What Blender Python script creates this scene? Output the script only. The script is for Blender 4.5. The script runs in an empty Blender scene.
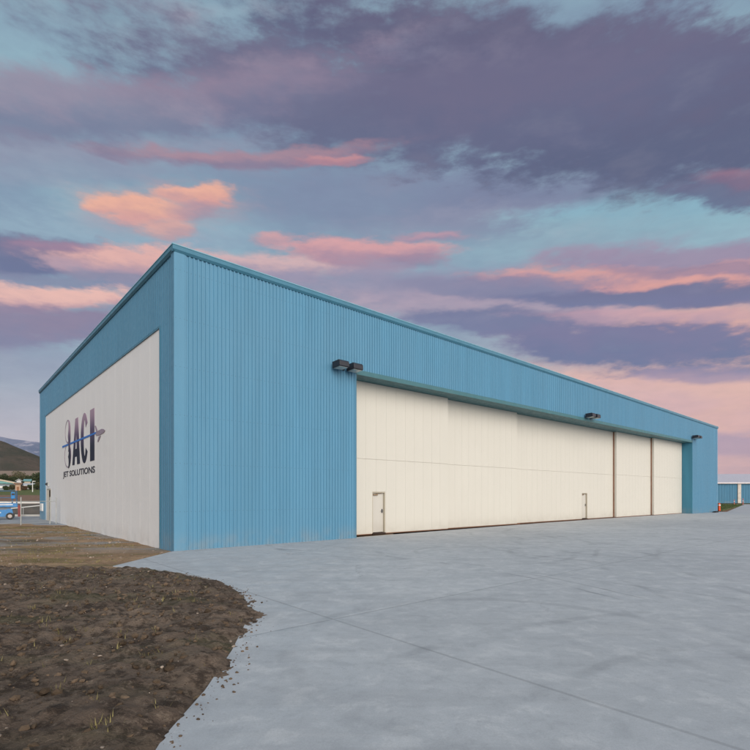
import bpy, bmesh, math, random
import numpy as np
from mathutils import Vector, Matrix, noise
random.seed(7)
D = bpy.data
SC = bpy.context.scene
COL = SC.collection
PI = math.pi

# ------------------------------------------------------------------ calibration
F, CX, HY, CAM = 498.0, 375.0, 495.0, 1.8
O = Vector((-6.43, 16.0, 0.0))
UD = Vector((0.7560, 0.6546, 0.0)); VD = Vector((-0.6546, 0.7560, 0.0))
ANG = math.atan2(UD.y, UD.x)

def gnd(x, y, z=0.0):
    d = F * (CAM - z) / (y - HY)
    return Vector(((x - CX) / F * d, d, z))
def on_right(x, v=0.0):            # u on the plane v = const of the front wall
    k = (x - CX) / F
    return (k * (O.y + v * VD.y) - (O.x + v * VD.x)) / (UD.x - k * UD.y)
def on_left(x):                    # v on the side wall plane u = 0
    k = (x - CX) / F
    return (k * O.y - O.x) / (VD.x - k * VD.y)

# ------------------------------------------------------------------ helpers
def lin(r, g, b):
    def f(c):
        c /= 255.0
        return c / 12.92 if c <= 0.04045 else ((c + 0.055) / 1.055) ** 2.4
    return (f(r), f(g), f(b), 1.0)

class NT:
    def __init__(s, tree): s.t = tree; s.n = tree.nodes; s.l = tree.links
    def new(s, typ, **kw):
        nd = s.n.new(typ)
        for k, v in kw.items(): setattr(nd, k, v)
        return nd
    def put(s, sock, val):
        if isinstance(val, bpy.types.NodeSocket): s.l.new(val, sock)
        elif val is not None: sock.default_value = val
    def math(s, op, a, b=None, c=None, clamp=False):
        m = s.new('ShaderNodeMath', operation=op, use_clamp=clamp)
        s.put(m.inputs[0], a)
        if b is not None: s.put(m.inputs[1], b)
        if c is not None: s.put(m.inputs[2], c)
        return m.outputs[0]
    def ramp(s, v, a, b, lo=0.0, hi=1.0):
        m = s.new('ShaderNodeMapRange', interpolation_type='SMOOTHSTEP')
        s.put(m.inputs[0], v); s.put(m.inputs[1], a); s.put(m.inputs[2], b)
        s.put(m.inputs[3], lo); s.put(m.inputs[4], hi)
        return m.outputs[0]
    def mix(s, f, a, b, typ='MIX'):
        m = s.new('ShaderNodeMix', data_type='RGBA', blend_type=typ)
        s.put(m.inputs[0], f); s.put(m.inputs[6], a); s.put(m.inputs[7], b)
        return m.outputs[2]
    def noise(s, vec, scale, detail=4.0, rough=0.55, dist=0.0):
        m = s.new('ShaderNodeTexNoise')
        if vec is not None: s.l.new(vec, m.inputs['Vector'])
        m.inputs['Scale'].default_value = scale; m.inputs['Detail'].default_value = detail
        m.inputs['Roughness'].default_value = rough; m.inputs['Distortion'].default_value = dist
        return m.outputs[0], m.outputs[1]
    def scalev(s, vec, sx, sy, sz):
        m = s.new('ShaderNodeVectorMath', operation='MULTIPLY')
        s.l.new(vec, m.inputs[0]); m.inputs[1].default_value = (sx, sy, sz)
        return m.outputs[0]

def base(name, rough=0.6, spec=0.3, metal=0.0):
    m = D.materials.new(name); m.use_nodes = True
    t = NT(m.node_tree); b = m.node_tree.nodes['Principled BSDF']
    b.inputs['Roughness'].default_value = rough
    b.inputs['Specular IOR Level'].default_value = spec
    b.inputs['Metallic'].default_value = metal
    return m, t, b
def bump(t, b, h, strength=0.3, dist=0.02):
    n = t.new('ShaderNodeBump'); n.inputs['Strength'].default_value = strength; n.inputs['Distance'].default_value = dist
    t.l.new(h, n.inputs['Height']); t.l.new(n.outputs[0], b.inputs['Normal'])

def plain(name, c, rough=0.6, spec=0.3, metal=0.0, var=0.12, scale=3.0):
    m, t, b = base(name, rough, spec, metal)
    tc = t.new('ShaderNodeTexCoord')
    f, _ = t.noise(tc.outputs['Object'], scale, 5)
    c2 = tuple(max(0, x * (1 - var)) for x in c[:3]) + (1,)
    c3 = tuple(min(1, x * (1 + var)) for x in c[:3]) + (1,)
    t.l.new(t.mix(t.ramp(f, 0.3, 0.7), c2, c3), b.inputs['Base Color'])
    return m

def painted_metal(name, c, rough=0.45, streak=0.10, dirt=0.5, pan=0.0):
    """coil coated sheet: slight panel-to-panel change, rain streaks, dust near the foot"""
    m, t, b = base(name, rough, 0.35)
    tc = t.new('ShaderNodeTexCoord'); ov = tc.outputs['Object']
    f1, _ = t.noise(t.scalev(ov, 1.3, 1.3, 0.10), 2.0, 5, 0.6)
    f2, _ = t.noise(ov, 0.35, 3)
    f3, _ = t.noise(ov, 28, 3, 0.7)
    d = tuple(x * (1 - streak) for x in c[:3]) + (1,)
    l = tuple(min(1, x * (1 + streak * .7)) for x in c[:3]) + (1,)
    col = t.mix(t.ramp(f1, 0.3, 0.72), d, l)
    col = t.mix(t.ramp(f2, 0.35, 0.75, 0, 0.35), col, tuple(x * .88 + .03 for x in c[:3]) + (1,))
    col = t.mix(t.ramp(f3, 0.3, 0.7, 0, .18), col, d)
    sep = t.new('ShaderNodeSeparateXYZ'); t.l.new(ov, sep.inputs[0])
    if pan:                          # sheet-to-sheet tone differences and the dark laps between sheets
        q = t.math('DIVIDE', t.math('ADD', sep.outputs[0], sep.outputs[1]), .987); wn = t.new('ShaderNodeTexWhiteNoise', noise_dimensions='1D')
        t.l.new(t.math('FLOOR', q), wn.inputs['W'])
        col = t.mix(t.math('MULTIPLY', wn.outputs['Value'], .16), col, tuple(x * .70 + .02 for x in c[:3]) + (1,))
        zl = t.math('PINGPONG', t.math('ADD', sep.outputs[2], .3), .78)
        ql = t.math('PINGPONG', t.math('ADD', t.math('ADD', sep.outputs[0], sep.outputs[1]), .035), .0705)
        scr = t.math('MULTIPLY', t.ramp(zl, .008, .016, 1, 0), t.ramp(ql, .006, .014, 1, 0))
        col = t.mix(t.math('MULTIPLY', scr, .55), col, (.05, .07, .09, 1))
    fd, _ = t.noise(ov, 1.7, 4)
    lowd = t.math('MULTIPLY', t.ramp(sep.outputs[2], 0.05, 0.75, 1, 0), t.ramp(fd, .35, .7, .02, .6 * dirt))
    col = t.mix(lowd, col, (.30, .27, .23, 1))
    t.l.new(col, b.inputs['Base Color'])
    fr, _ = t.noise(ov, 5, 3)
    t.l.new(t.ramp(fr, .3, .7, rough - .07, rough + .1), b.inputs['Roughness'])
    bump(t, b, f2, 0.10, 0.03)
    return m

class MB:
    def __init__(s): s.bm = bmesh.new()
    def box(s, x0, x1, y0, y1, z0, z1, mat=None):
        vs = [Vector((x, y, z)) for z in (z0, z1) for y in (y0, y1) for x in (x0, x1)]
        if mat is not None: vs = [mat @ v for v in vs]
        v = [s.bm.verts.new(p) for p in vs]
        for f in ((0,2,3,1),(4,5,7,6),(0,1,5,4),(2,6,7,3),(0,4,6,2),(1,3,7,5)):
            s.bm.faces.new([v[i] for i in f])
        return s
    def poly(s, pts):
        s.bm.faces.new([s.bm.verts.new(p) for p in pts]); return s
    def prism(s, pts, off):           # closed outline pushed along a vector
        off = Vector(off); a = [s.bm.verts.new(p) for p in pts]; b = [s.bm.verts.new(Vector(p) + off) for p in pts]
        s.bm.faces.new(a[::-1]); s.bm.faces.new(b); n = len(pts)
        for i in range(n): s.bm.faces.new((a[i], a[(i+1) % n], b[(i+1) % n], b[i]))
        return s
    def tube(s, p, q, r, r2=None, n=8, cap=True):
        p, q = Vector(p), Vector(q); r2 = r if r2 is None else r2
        ax = (q - p).normalized(); t = Vector((0,0,1)) if abs(ax.z) < .9 else Vector((1,0,0))
        e1 = ax.cross(t).normalized(); e2 = ax.cross(e1)
        A = [s.bm.verts.new(p + (e1*math.cos(i*2*PI/n) + e2*math.sin(i*2*PI/n))*r) for i in range(n)]
        B = [s.bm.verts.new(q + (e1*math.cos(i*2*PI/n) + e2*math.sin(i*2*PI/n))*r2) for i in range(n)]
        for i in range(n): s.bm.faces.new((A[i], A[(i+1) % n], B[(i+1) % n], B[i]))
        if cap: s.bm.faces.new(A[::-1]); s.bm.faces.new(B)
        return s
    def build(s, name, mat, parent=None, bevel=0.0, smooth=False):
        bmesh.ops.recalc_face_normals(s.bm, faces=s.bm.faces)
        me = D.meshes.new(name); s.bm.to_mesh(me); s.bm.free()
        if smooth:
            for p in me.polygons: p.use_smooth = True
        return link(name, me, mat, parent, bevel)
def link(name, me, mat, parent=None, bevel=0.0):
    o = D.objects.new(name, me); COL.objects.link(o)
    if mat is not None: me.materials.append(mat)
    if parent: o.parent = parent
    if bevel > 0:
        b = o.modifiers.new('bevel', 'BEVEL'); b.width = bevel; b.segments = 2; b.limit_method = 'ANGLE'
    return o
def tag(o, label=None, cat=None, group=None, kind=None):
    if label: o['label'] = label
    if cat: o['category'] = cat
    if group: o['group'] = group
    if kind: o['kind'] = kind
    return o
def empty(name, loc=(0,0,0), rz=0.0):
    e = D.objects.new(name, None); COL.objects.link(e); e.location = loc; e.rotation_euler = (0,0,rz)
    e.empty_display_size = .3
    return e
def copy_tree(o, parent=None):
    c = o.copy(); COL.objects.link(c)
    if parent: c.parent = parent
    for ch in list(o.children): copy_tree(ch, c)
    return c
def struct(o): o['kind'] = 'structure'; return o

# ------------------------------------------------------------------ materials
BLUE_R = painted_metal('blue_sheet', (.092, .256, .392, 1), .45, .07, pan=1.0)
TRIM = painted_metal('blue_trim', (.052, .185, .275, 1), .35, .08)
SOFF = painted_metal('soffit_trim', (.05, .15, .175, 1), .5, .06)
CREAM = painted_metal('cream_door', (.575, .562, .505, 1), .5, .012, dirt=.3)
WHITE_L = painted_metal('pale_door', (.78, .77, .76, 1), .5, .012, dirt=.3)
SEAL = plain('brown_seal', (.26, .15, .105, 1), .8, .1)
SHADOWGAP = plain('gap_and_recess_dark', (.05, .035, .03, 1), .85, .1)  # gaps and thresholds, and the painted recess shade at the side access door
BRONZE = plain('bronze_fixture', (.022, .025, .034, 1), .4, .4)
LENS = plain('lamp_glass', (.42, .47, .45, 1), .15, .6)
STEEL = plain('galvanised', (.42, .44, .43, 1), .45, .4, .6)
DARK = plain('dark_rubber', (.02, .02, .022, 1), .8, .2)
WHITEP = plain('white_paint', (.78, .77, .74, 1), .5, .3, var=.05)
LBLUE = plain('lift_blue', (.01, .20, .50, 1), .35, .5, var=.15, scale=6)
ORANGE = plain('orange_plastic', (.75, .10, .03, 1), .5, .3, var=.06)
LTRED = plain('faded_red_plastic', (.55, .16, .13, 1), .6, .3, var=.06)
REDP = plain('red_paint', (.28, .035, .03, 1), .55, .3)
NAVY = plain('navy_lettering', (.012, .014, .03, 1), .5, .3, var=.03)
SWOOSH = plain('blue_stripe', (.03, .17, .55, 1), .5, .3, var=.03)
JETGREY = plain('jet_grey', (.30, .24, .30, 1), .5, .3, var=.15, scale=9)

# ACI letters are painted in a fade from dusty mauve (top) to navy (foot) of each letter
def fade_paint(name):
    m, t, b = base(name, .5, .3)
    tc = t.new('ShaderNodeTexCoord'); sep = t.new('ShaderNodeSeparateXYZ'); t.l.new(tc.outputs['Object'], sep.inputs[0])
    r = t.new('ShaderNodeValToRGB'); r.color_ramp.interpolation = 'EASE'
    e = r.color_ramp.elements; e[0].position = .30; e[0].color = (.008, .012, .035, 1); e[1].position = .95; e[1].color = (.36, .25, .33, 1)
    x = e.new(.55); x.color = (.07, .05, .11, 1)
    mr = t.new('ShaderNodeMapRange'); t.l.new(sep.outputs[2], mr.inputs[0]); mr.inputs[1].default_value = 3.4; mr.inputs[2].default_value = 6.2
    t.l.new(mr.outputs[0], r.inputs[0]); t.l.new(r.outputs[0], b.inputs['Base Color'])
    return m
FADE = fade_paint('faded_lettering')

def concrete():
    m, t, b = base('concrete', .75, .25)
    tc = t.new('ShaderNodeTexCoord'); ov = tc.outputs['Object']
    f1, _ = t.noise(ov, .12, 5, .6, .4); f2, _ = t.noise(ov, 1.1, 7, .68, .5); f3, _ = t.noise(ov, 60, 4, .7)
    col = t.mix(t.ramp(f1, .3, .7), (.39, .415, .445, 1), (.47, .495, .52, 1))
    col = t.mix(t.ramp(f2, .38, .66, 0, .35), col, (.33, .35, .375, 1))
    f2b, _ = t.noise(ov, .45, 6, .7, 1.2)
    col = t.mix(t.ramp(f2b, .52, .72, 0, .5), col, (.53, .545, .56, 1))
    f5, _ = t.noise(ov, 2.2, 7, .7, .3)
    col = t.mix(t.ramp(f5, .50, .64, 0, .42), col, (.60, .615, .63, 1)); col = t.mix(t.ramp(f5, .48, .36, 0, .38), col, (.29, .31, .335, 1))
    sp = t.new('ShaderNodeMapping'); sp.inputs['Rotation'].default_value = (0, 0, -ANG - .12); sp.inputs['Scale'].default_value = (.16, 2.2, 1)
    t.l.new(ov, sp.inputs[0])
    fs, _ = t.noise(sp.outputs[0], 1.0, 6, .65, .6)
    col = t.mix(t.ramp(fs, .48, .70, 0, .22), col, (.24, .255, .275, 1))
    fs2, _ = t.noise(sp.outputs[0], 3.1, 5, .6, .3)
    col = t.mix(t.ramp(fs2, .55, .75, 0, .30), col, (.47, .48, .49, 1))
    col = t.mix(t.ramp(f3, .35, .7, 0, .22), col, (.20, .21, .22, 1))
    sep = t.new('ShaderNodeSeparateXYZ'); t.l.new(ov, sep.inputs[0])
    fg, _ = t.noise(ov, 190, 3, .8); fh_, _ = t.noise(ov, 9, 8, .75)
    col = t.mix(t.ramp(fg, .52, .72, 0, .35), col, (.17, .17, .18, 1)); col = t.mix(t.ramp(fg, .46, .30, 0, .30), col, (.62, .62, .63, 1))
    col = t.mix(t.ramp(fh_, .50, .66, 0, .28), col, (.27, .285, .30, 1))
    vo = t.new('ShaderNodeTexVoronoi', feature='DISTANCE_TO_EDGE'); vo.inputs['Scale'].default_value = .23
    wv = t.new('ShaderNodeVectorMath', operation='ADD'); _, fc = t.noise(ov, .9, 6, .7); sc_ = t.new('ShaderNodeVectorMath', operation='SCALE'); t.l.new(fc, sc_.inputs[0]); sc_.inputs['Scale'].default_value = 1.1
    t.l.new(ov, wv.inputs[0]); t.l.new(sc_.outputs[0], wv.inputs[1]); t.l.new(wv.outputs[0], vo.inputs['Vector'])
    crk = t.math('MULTIPLY', t.ramp(vo.outputs['Distance'], .0012, .004, 1, 0), t.ramp(f1, .50, .60, 0, .45))
    col = t.mix(crk, col, (.12, .12, .13, 1))
    # tyre arcs
    fn, _ = t.noise(ov, .5, 4, .6)
    fw, _ = t.noise(ov, .8, 2)
    arcs = [(-7.0,5.6,11.6,.05),( -6.4,5.3,11.6,.03),(9.5,18,4.2,.13),(9.5,18,5.7,.13),(6.3,15.4,2.1,.12),(3.0,15.8,1.7,.10),(3.1,15.9,3.0,.12),
            (14,22,6.5,.16),(14.2,22,8.2,.16),(22,8,15.2,.10),(22,8,16.9,.10),(2.,20,6.2,.13),(1.6,6,2.6,.12),(7,-2,8.6,.10),(7,-2,10.1,.10),(18,16,3.6,.12),(30,30,9,.2)]
    for i, (cx, cy, r, w) in enumerate(arcs):
        cmb = t.new('ShaderNodeVectorMath', operation='DISTANCE'); t.l.new(ov, cmb.inputs[0]); cmb.inputs[1].default_value = (cx, cy, 0)
        d = t.math('ABSOLUTE', t.math('SUBTRACT', t.math('ADD', cmb.outputs['Value'], t.math('MULTIPLY', fw, .25)), r + .12))
        k = t.math('MULTIPLY', t.ramp(d, w * .35, w * 1.3, 1, 0), t.ramp(fn, .42 + .02*(i % 4), .62, .02, .24 if w > .06 else .6))
        col = t.mix(k, col, (.12, .13, .145, 1))
    # saw-cut slab joints, aligned with the building
    mp = t.new('ShaderNodeMapping'); mp.vector_type = 'TEXTURE'
    mp.inputs['Location'].default_value = (O.x, O.y, 0); mp.inputs['Rotation'].default_value = (0, 0, ANG); t.l.new(ov, mp.inputs[0])
    s2 = t.new('ShaderNodeSeparateXYZ'); t.l.new(mp.outputs[0], s2.inputs[0])
    wn = t.new('ShaderNodeTexWhiteNoise', noise_dimensions='2D'); cb = t.new('ShaderNodeCombineXYZ')
    t.l.new(t.math('FLOOR', t.math('DIVIDE', t.math('ADD', s2.outputs[0], 1.35), 6.1)), cb.inputs[0]); t.l.new(t.math('FLOOR', t.math('DIVIDE', t.math('ADD', s2.outputs[1], .25), 5.1)), cb.inputs[1]); t.l.new(cb.outputs[0], wn.inputs['Vector'])
    col = t.mix(t.math('MULTIPLY', wn.outputs['Value'], .14), col, (.26, .28, .30, 1))
    jj = None
    for sock, step, ofs in ((s2.outputs[0], 6.1, 1.35), (s2.outputs[1], 5.1, .25)):
        q = t.math('PINGPONG', t.math('ADD', sock, ofs), step / 2)
        line = t.ramp(q, .012, .03, 1, 0)
        jj = line if jj is None else t.math('MAXIMUM', jj, line)
    col = t.mix(t.math('MULTIPLY', jj, .30), col, (.13, .135, .14, 1))
    t.l.new(col, b.inputs['Base Color'])
    h = t.math('SUBTRACT', t.math('ADD', t.math('MULTIPLY', f3, .35), t.math('MULTIPLY', f2, .6)), jj)
    bump(t, b, h, .35, .008)
    t.l.new(t.ramp(f2, .3, .7, .55, .85), b.inputs['Roughness'])
    return m
CONC = concrete()

def soil(name, dark):
    m, t, b = base(name, .95, .1)
    tc = t.new('ShaderNodeTexCoord'); ov = tc.outputs['Object']
    f1, _ = t.noise(ov, .5, 6, .65, .5); f2, _ = t.noise(ov, 5, 8, .72); f3, _ = t.noise(ov, 40, 5, .75); f4, _ = t.noise(t.scalev(ov, .35, 1.3, 1), .9, 5, .6, .4)
    if dark:
        col = t.mix(t.ramp(f1, .35, .68), (.15, .112, .088, 1), (.25, .19, .145, 1))
        col = t.mix(t.ramp(f2, .45, .60, 0, .8), col, (.05, .037, .03, 1)); f6, _ = t.noise(ov, 14, 6, .75); col = t.mix(t.ramp(f6, .53, .66, 0, .6), col, (.33, .26, .20, 1))
        col = t.mix(t.ramp(f4, .52, .7, 0, .5), col, (.10, .105, .055, 1))
        col = t.mix(t.ramp(f3, .60, .74, 0, .8), col, (.30, .24, .19, 1))
    else:
        col = t.mix(t.ramp(f1, .35, .68), (.34, .225, .14, 1), (.45, .31, .20, 1))
        col = t.mix(t.ramp(f2, .45, .68, 0, .6), col, (.15, .10, .065, 1))
        col = t.mix(t.ramp(f4, .50, .60, 0, .8), col, (.20, .165, .085, 1))
        sep = t.new('ShaderNodeSeparateXYZ'); t.l.new(ov, sep.inputs[0])
        # grey gravel band running to the wall
        band = t.math('MULTIPLY', t.ramp(sep.outputs[1], 15.5, 18.5), t.ramp(sep.outputs[1], 24.5, 28))
        band = t.math('MULTIPLY', t.ramp(sep.outputs[1], 15.0, 18.0), t.ramp(sep.outputs[1], 24, 28, 1, 0))
        fb, _ = t.noise(t.scalev(ov, .3, .9, 1), .8, 5, .65, .8)
        k = t.math('MULTIPLY', band, t.ramp(fb, .46, .56, 0, .9))
        col = t.mix(k, col, (.30, .29, .28, 1))
        k2 = t.math('MULTIPLY', band, t.ramp(fb, .60, .64, 0, .8))
        col = t.mix(k2, col, (.46, .45, .43, 1))
        fd, _ = t.noise(t.scalev(ov, .25, 1.0, 1), 1.0, 5, .6, .6)
        k3 = t.math('MULTIPLY', t.ramp(fd, .52, .64, 0, .75), t.ramp(sep.outputs[0], -13, -8.5, 1, 0))
        col = t.mix(k3, col, (.09, .07, .055, 1))
        col = t.mix(t.ramp(f3, .60, .76, 0, .6), col, (.45, .38, .30, 1))
    t.l.new(col, b.inputs['Base Color'])
    h = t.math('ADD', t.math('MULTIPLY', f2, .8), t.math('MULTIPLY', f3, .3))
    bump(t, b, h, 1.0, .09)
    return m
SOIL_D = soil('dark_soil', True); SOIL_L = soil('tan_soil', False)

def terrain_mat():
    m, t, b = base('terrain', .95, .1)
    tc = t.new('ShaderNodeTexCoord'); ov = tc.outputs['Object']
    sep = t.new('ShaderNodeSeparateXYZ'); t.l.new(ov, sep.inputs[0])
    f1, _ = t.noise(ov, .06, 6, .65); f2, _ = t.noise(ov, 1.2, 6, .7); f0, _ = t.noise(ov, .012, 5, .6)
    y = t.math('ADD', sep.outputs[1], t.math('MULTIPLY', t.math('SUBTRACT', f1, .5), 14))
    brown = t.mix(t.ramp(f2, .35, .68), (.17, .105, .075, 1), (.26, .17, .12, 1))
    green = t.mix(t.ramp(f2, .35, .68), (.075, .10, .035, 1), (.15, .155, .065, 1))
    tan = t.mix(t.ramp(f0, .35, .65), (.23, .17, .13, 1), (.30, .22, .165, 1))
    bank = t.mix(t.ramp(f2, .38, .62), (.055, .05, .045, 1), (.13, .10, .08, 1))
    col = t.mix(t.ramp(y, 47, 49), bank, brown)
    col = t.mix(t.ramp(y, 100, 112), col, green)
    col = t.mix(t.ramp(y, 260, 300), col, tan)
    t.l.new(col, b.inputs['Base Color']); bump(t, b, f2, .6, .1)
    return m
TERR = terrain_mat()

def hill_mat(name, ca, cb, cc, s1, s2, hb=0.5):
    m, t, b = base(name, .95, .05)
    tc = t.new('ShaderNodeTexCoord'); ov = tc.outputs['Object']
    f1, _ = t.noise(ov, s1, 7, .65, .5); f2, _ = t.noise(ov, s2, 6, .7)
    col = t.mix(t.ramp(f1, .35, .66), ca, cb); col = t.mix(t.ramp(f2, .5, .68, 0, .7), col, cc)
    t.l.new(col, b.inputs['Base Color']); bump(t, b, f2, hb, 8)
    return m
HILL = hill_mat('scrub_hill', (.045, .046, .030, 1), (.095, .070, .052, 1), (.028, .032, .016, 1), .010, .035, 1.0)
MTN = hill_mat('haze_tinted_mountain', (.09, .12, .19, 1), (.17, .19, .27, 1), (.50, .46, .52, 1), .0022, .010, 1.0)  # blue of the distance haze is put into these mountain colours

# ------------------------------------------------------------------ terrain
def height(x, y):
    """gentle rise of the land on the left, well behind the hangar"""
    az = x / max(y, 1.0)
    msk = min(1.0, max(0.0, (-.22 - az) / .35)); msk = msk * msk * (3 - 2 * msk)
    P = [(0,-.12),(42.5,-.12),(43.2,0.0),(47.5,.95),(49,1.0),(62,1.1),(110,2.0),(150,3.4),(200,5.0),(300,10),(650,33),(1000,50),(3000,60),(9000,60)]
    if y <= 0: return -.12
    for (a, za), (b, zb) in zip(P, P[1:]):
        if y <= b:
            h = za + (zb - za) * (y - a) / (b - a); break
    n = noise.fractal(Vector((x * .02, y * .02, 3.1)), 1, 2, 4) * min(1.5, max(0, (y - 45) / 120))
    return -.12 + (h + .12 + n) * msk

def grid_mesh(name, xs, ys, fn, mat, smooth=True):
    vs = [(x, y, fn(x, y)) for y in ys for x in xs]; nx = len(xs)
    fs = [(j*nx+i, j*nx+i+1, (j+1)*nx+i+1, (j+1)*nx+i) for j in range(len(ys)-1) for i in range(nx-1)]
    me = D.meshes.new(name); me.from_pydata(vs, [], fs); me.update()
    if smooth:
        for p in me.polygons: p.use_smooth = True
    return link(name, me, mat)

def spaced(a, b, step, grow, far):
    r = [a]; s = step
    while r[-1] < b: r.append(r[-1] + s); s = min(s * grow, far)
    return r
ys = [-400, -200, -80, -30, 0, 20, 36, 40] + [41 + i * .75 for i in range(14)] + spaced(52, 4300, 2.0, 1.09, 300)
px = spaced(10, 6000, 2.0, 1.10, 400)
xs = [-p for p in reversed(px)] + [-7, -4, 0, 4, 7] + px
struct(grid_mesh('ground', xs, ys, height, TERR))

# near hill and far range: long ridges with real depth, continuing behind the hangar and out of frame
def ridge(name, mat, y0, y1, x0, x1, crest, nx, ny, rough, seed):
    xs_ = np.linspace(x0, x1, nx); ys_ = np.linspace(y0, y1, ny); yc = (y0 + y1) / 2
    def fn(x, y):
        t_ = 1 - abs(y - yc) / ((y1 - y0) / 2); t_ = max(0, t_)
        prof = t_ ** 1.15
        c = crest(x * yc / max(y, 1) if False else x)
        n = noise.ridged_multi_fractal(Vector((x / rough, y / rough, seed)), 1.0, 2.1, 6, 1.0, 2.0) - 1.1
        return -5 + c * prof + n * c * .10 * min(1, t_ * 3) * (1 if t_ < .93 else .35)
    return struct(grid_mesh(name, list(xs_), list(ys_), fn, mat))
def crest_near(x):     # distance 1250 m: 55 px above the horizon at the frame edge, falling to the right
    px_ = CX + x / 1250 * F
    y = 440 + (px_ - 0) * .43 if px_ > 0 else 440 + px_ * .22
    return max(6, (HY + 1 - y) / F * 1250 + 5)
ridge('hill', HILL, 850, 1650, -2200, 900, crest_near, 160, 60, 420, 2.3)
def crest_far(x):
    px_ = CX + x / 3400 * F
    y = 436.5 + px_ * .14 if px_ < 60 else 445 + (px_ - 60) * .18
    return max(30, (HY - y) / F * 3400 + 5)
ridge('mountain_range', MTN, 2500, 4300, -6000, 3000, crest_far, 300, 90, 800, 7.7)

# apron
edge_px = [(113,566),(150,569),(176,572),(212,579),(236,590),(247,602),(246,622),(232,650),(205,690),(165,735),(130,790)]
pts = [gnd(176.2, 551.2), gnd(113, 566)] + [gnd(*p) for p in edge_px[1:]]
pts[0] = O + VD * .0 + Vector((-.05, -.05, 0))
outline = [(p.x, p.y) for p in pts] + [(-3.2, 0), (-6, -30), (120, -30), (260, 40), (260, 96), (62, 96)]
gtri = gnd(742, 505.4); gcor = O + UD * 57.6
outline += [(gtri.x, gtri.y), (gcor.x + .4, gcor.y - .6), (gcor.x - 2, gcor.y + 1.2), (O.x + .8, O.y + .7)]
m = MB(); m.prism([(x, y, -.30) for x, y in outline], (0, 0, .30))
struct(m.build('concrete_apron', CONC))
# pale pad behind the left fence
m = MB(); m.prism([(-60, 31.6, -.3), (-21.9, 31.6, -.3), (-20.2, 30.2, -.3), (-16, 30.2, -.3), (-16, 42.6, -.3), (-60, 42.6, -.3)], (0, 0, .28))
PADC = plain('pad_concrete', (.27, .285, .31, 1), .85, .2, var=.18, scale=.8)
struct(m.build('concrete_pad', PADC))
m = MB(); m.box(-60, -18, 42.6, 42.95, -.3, .12)
struct(m.build('kerb', plain('kerb_concrete', (.52, .50, .46, 1), .8, .2), bevel=.02))

def soil_h(x, y):
    n = noise.fractal(Vector((x * .55, y * .55, 0)), .9, 2.1, 5)
    n2 = noise.noise(Vector((x * 3.1, y * 3.1, 4)))
    edge = 0
    return -.045 + .035 * n + .010 * n2
def soil_lim(x, y):
    h = soil_h(x, y)
    return min(h, -.008)
xs = list(np.arange(-34, 1.0, .14)); ys = list(np.arange(-6, 31.9, .14))
struct(grid_mesh('bare_soil', xs, ys, soil_lim, SOIL_L))

# dark spoil bank in the left foreground
bank_px = [(113,569),(150,571),(176,574),(212,581),(238,592),(250,604),(249,624),(234,652),(206,692),(166,737),(130,795)]
bank = [gnd(*p) for p in bank_px]
bank = [(b.x, b.y) for b in bank] + [(-3.1, 0), (-4.5, -4), (-26, -4), (-26, 11.4), (-15, 12.2), (-9.2, 12.4)]
BP = np.array(bank)
def bank_dist(X, Y):
    dmin = np.full(X.shape, 1e9); inside = np.zeros(X.shape, bool); n = len(BP)
    for i in range(n):
        a = BP[i]; b = BP[(i+1) % n]; ab = b - a
        t_ = np.clip(((X - a[0]) * ab[0] + (Y - a[1]) * ab[1]) / (ab @ ab), 0, 1)
        dmin = np.minimum(dmin, np.hypot(X - a[0] - t_ * ab[0], Y - a[1] - t_ * ab[1]))
        cond = (a[1] > Y) != (b[1] > Y)
        xi = a[0] + (Y - a[1]) / (ab[1] + 1e-12) * ab[0]
        inside ^= cond & (X < xi)
    return np.where(inside, dmin, -dmin)
def fbm(x, y, s, o=5): return noise.fractal(Vector((x * s, y * s, 1.7)), .8, 2.1, o)
gx = np.arange(-15.5, -.6, .055); gy = np.arange(.2, 13.2, .055)
GX, GY = np.meshgrid(gx, gy); DD = bank_dist(GX, GY)
vs = []
for j in range(GX.shape[0]):
    for i in range(GX.shape[1]):
        x, y, d = float(GX[j, i]), float(GY[j, i]), float(DD[j, i])
        d2 = d + .10 + .20 * fbm(x, y, 1.6, 3) + .07 * fbm(x + 9, y, 7, 3)
        k = max(-1.0, min(1.0, d2 / .55)); s = k if k < 0 else math.sin(k * PI / 2)
        z = -.02 + .10 * s + (0.055 * fbm(x, y, 1.1) + .045 * fbm(x, y, 5.5, 5) if d2 > -.1 else 0) * max(0, min(1, d2 / .25 + .4))
        vs.append((x, y, z))
nx = GX.shape[1]
fs = [(j*nx+i, j*nx+i+1, (j+1)*nx+i+1, (j+1)*nx+i) for j in range(GX.shape[0]-1) for i in range(nx-1) if max(DD[j, i], DD[j+1, i+1]) > -.5]
me = D.meshes.new('dirt_bank'); me.from_pydata(vs, [], fs); me.update()
for p in me.polygons: p.use_smooth = True
struct(link('dirt_bank', me, SOIL_D))
def bdist(x, y):
    i, j = (x + 15.5) / .055, (y - .2) / .055
    if 0 <= i < DD.shape[1] - 1 and 0 <= j < DD.shape[0] - 1: return float(DD[int(j + .5), int(i + .5)])
    return float(bank_dist(np.array([x]), np.array([y]))[0])
def bank_z(x, y):
    d = bdist(x, y)
    if d > 0.05: return -.02 + .10 * math.sin(min(1, d / .55) * PI / 2) + .045 * fbm(x, y, 1.1), d
    return soil_lim(x, y), d

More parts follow.
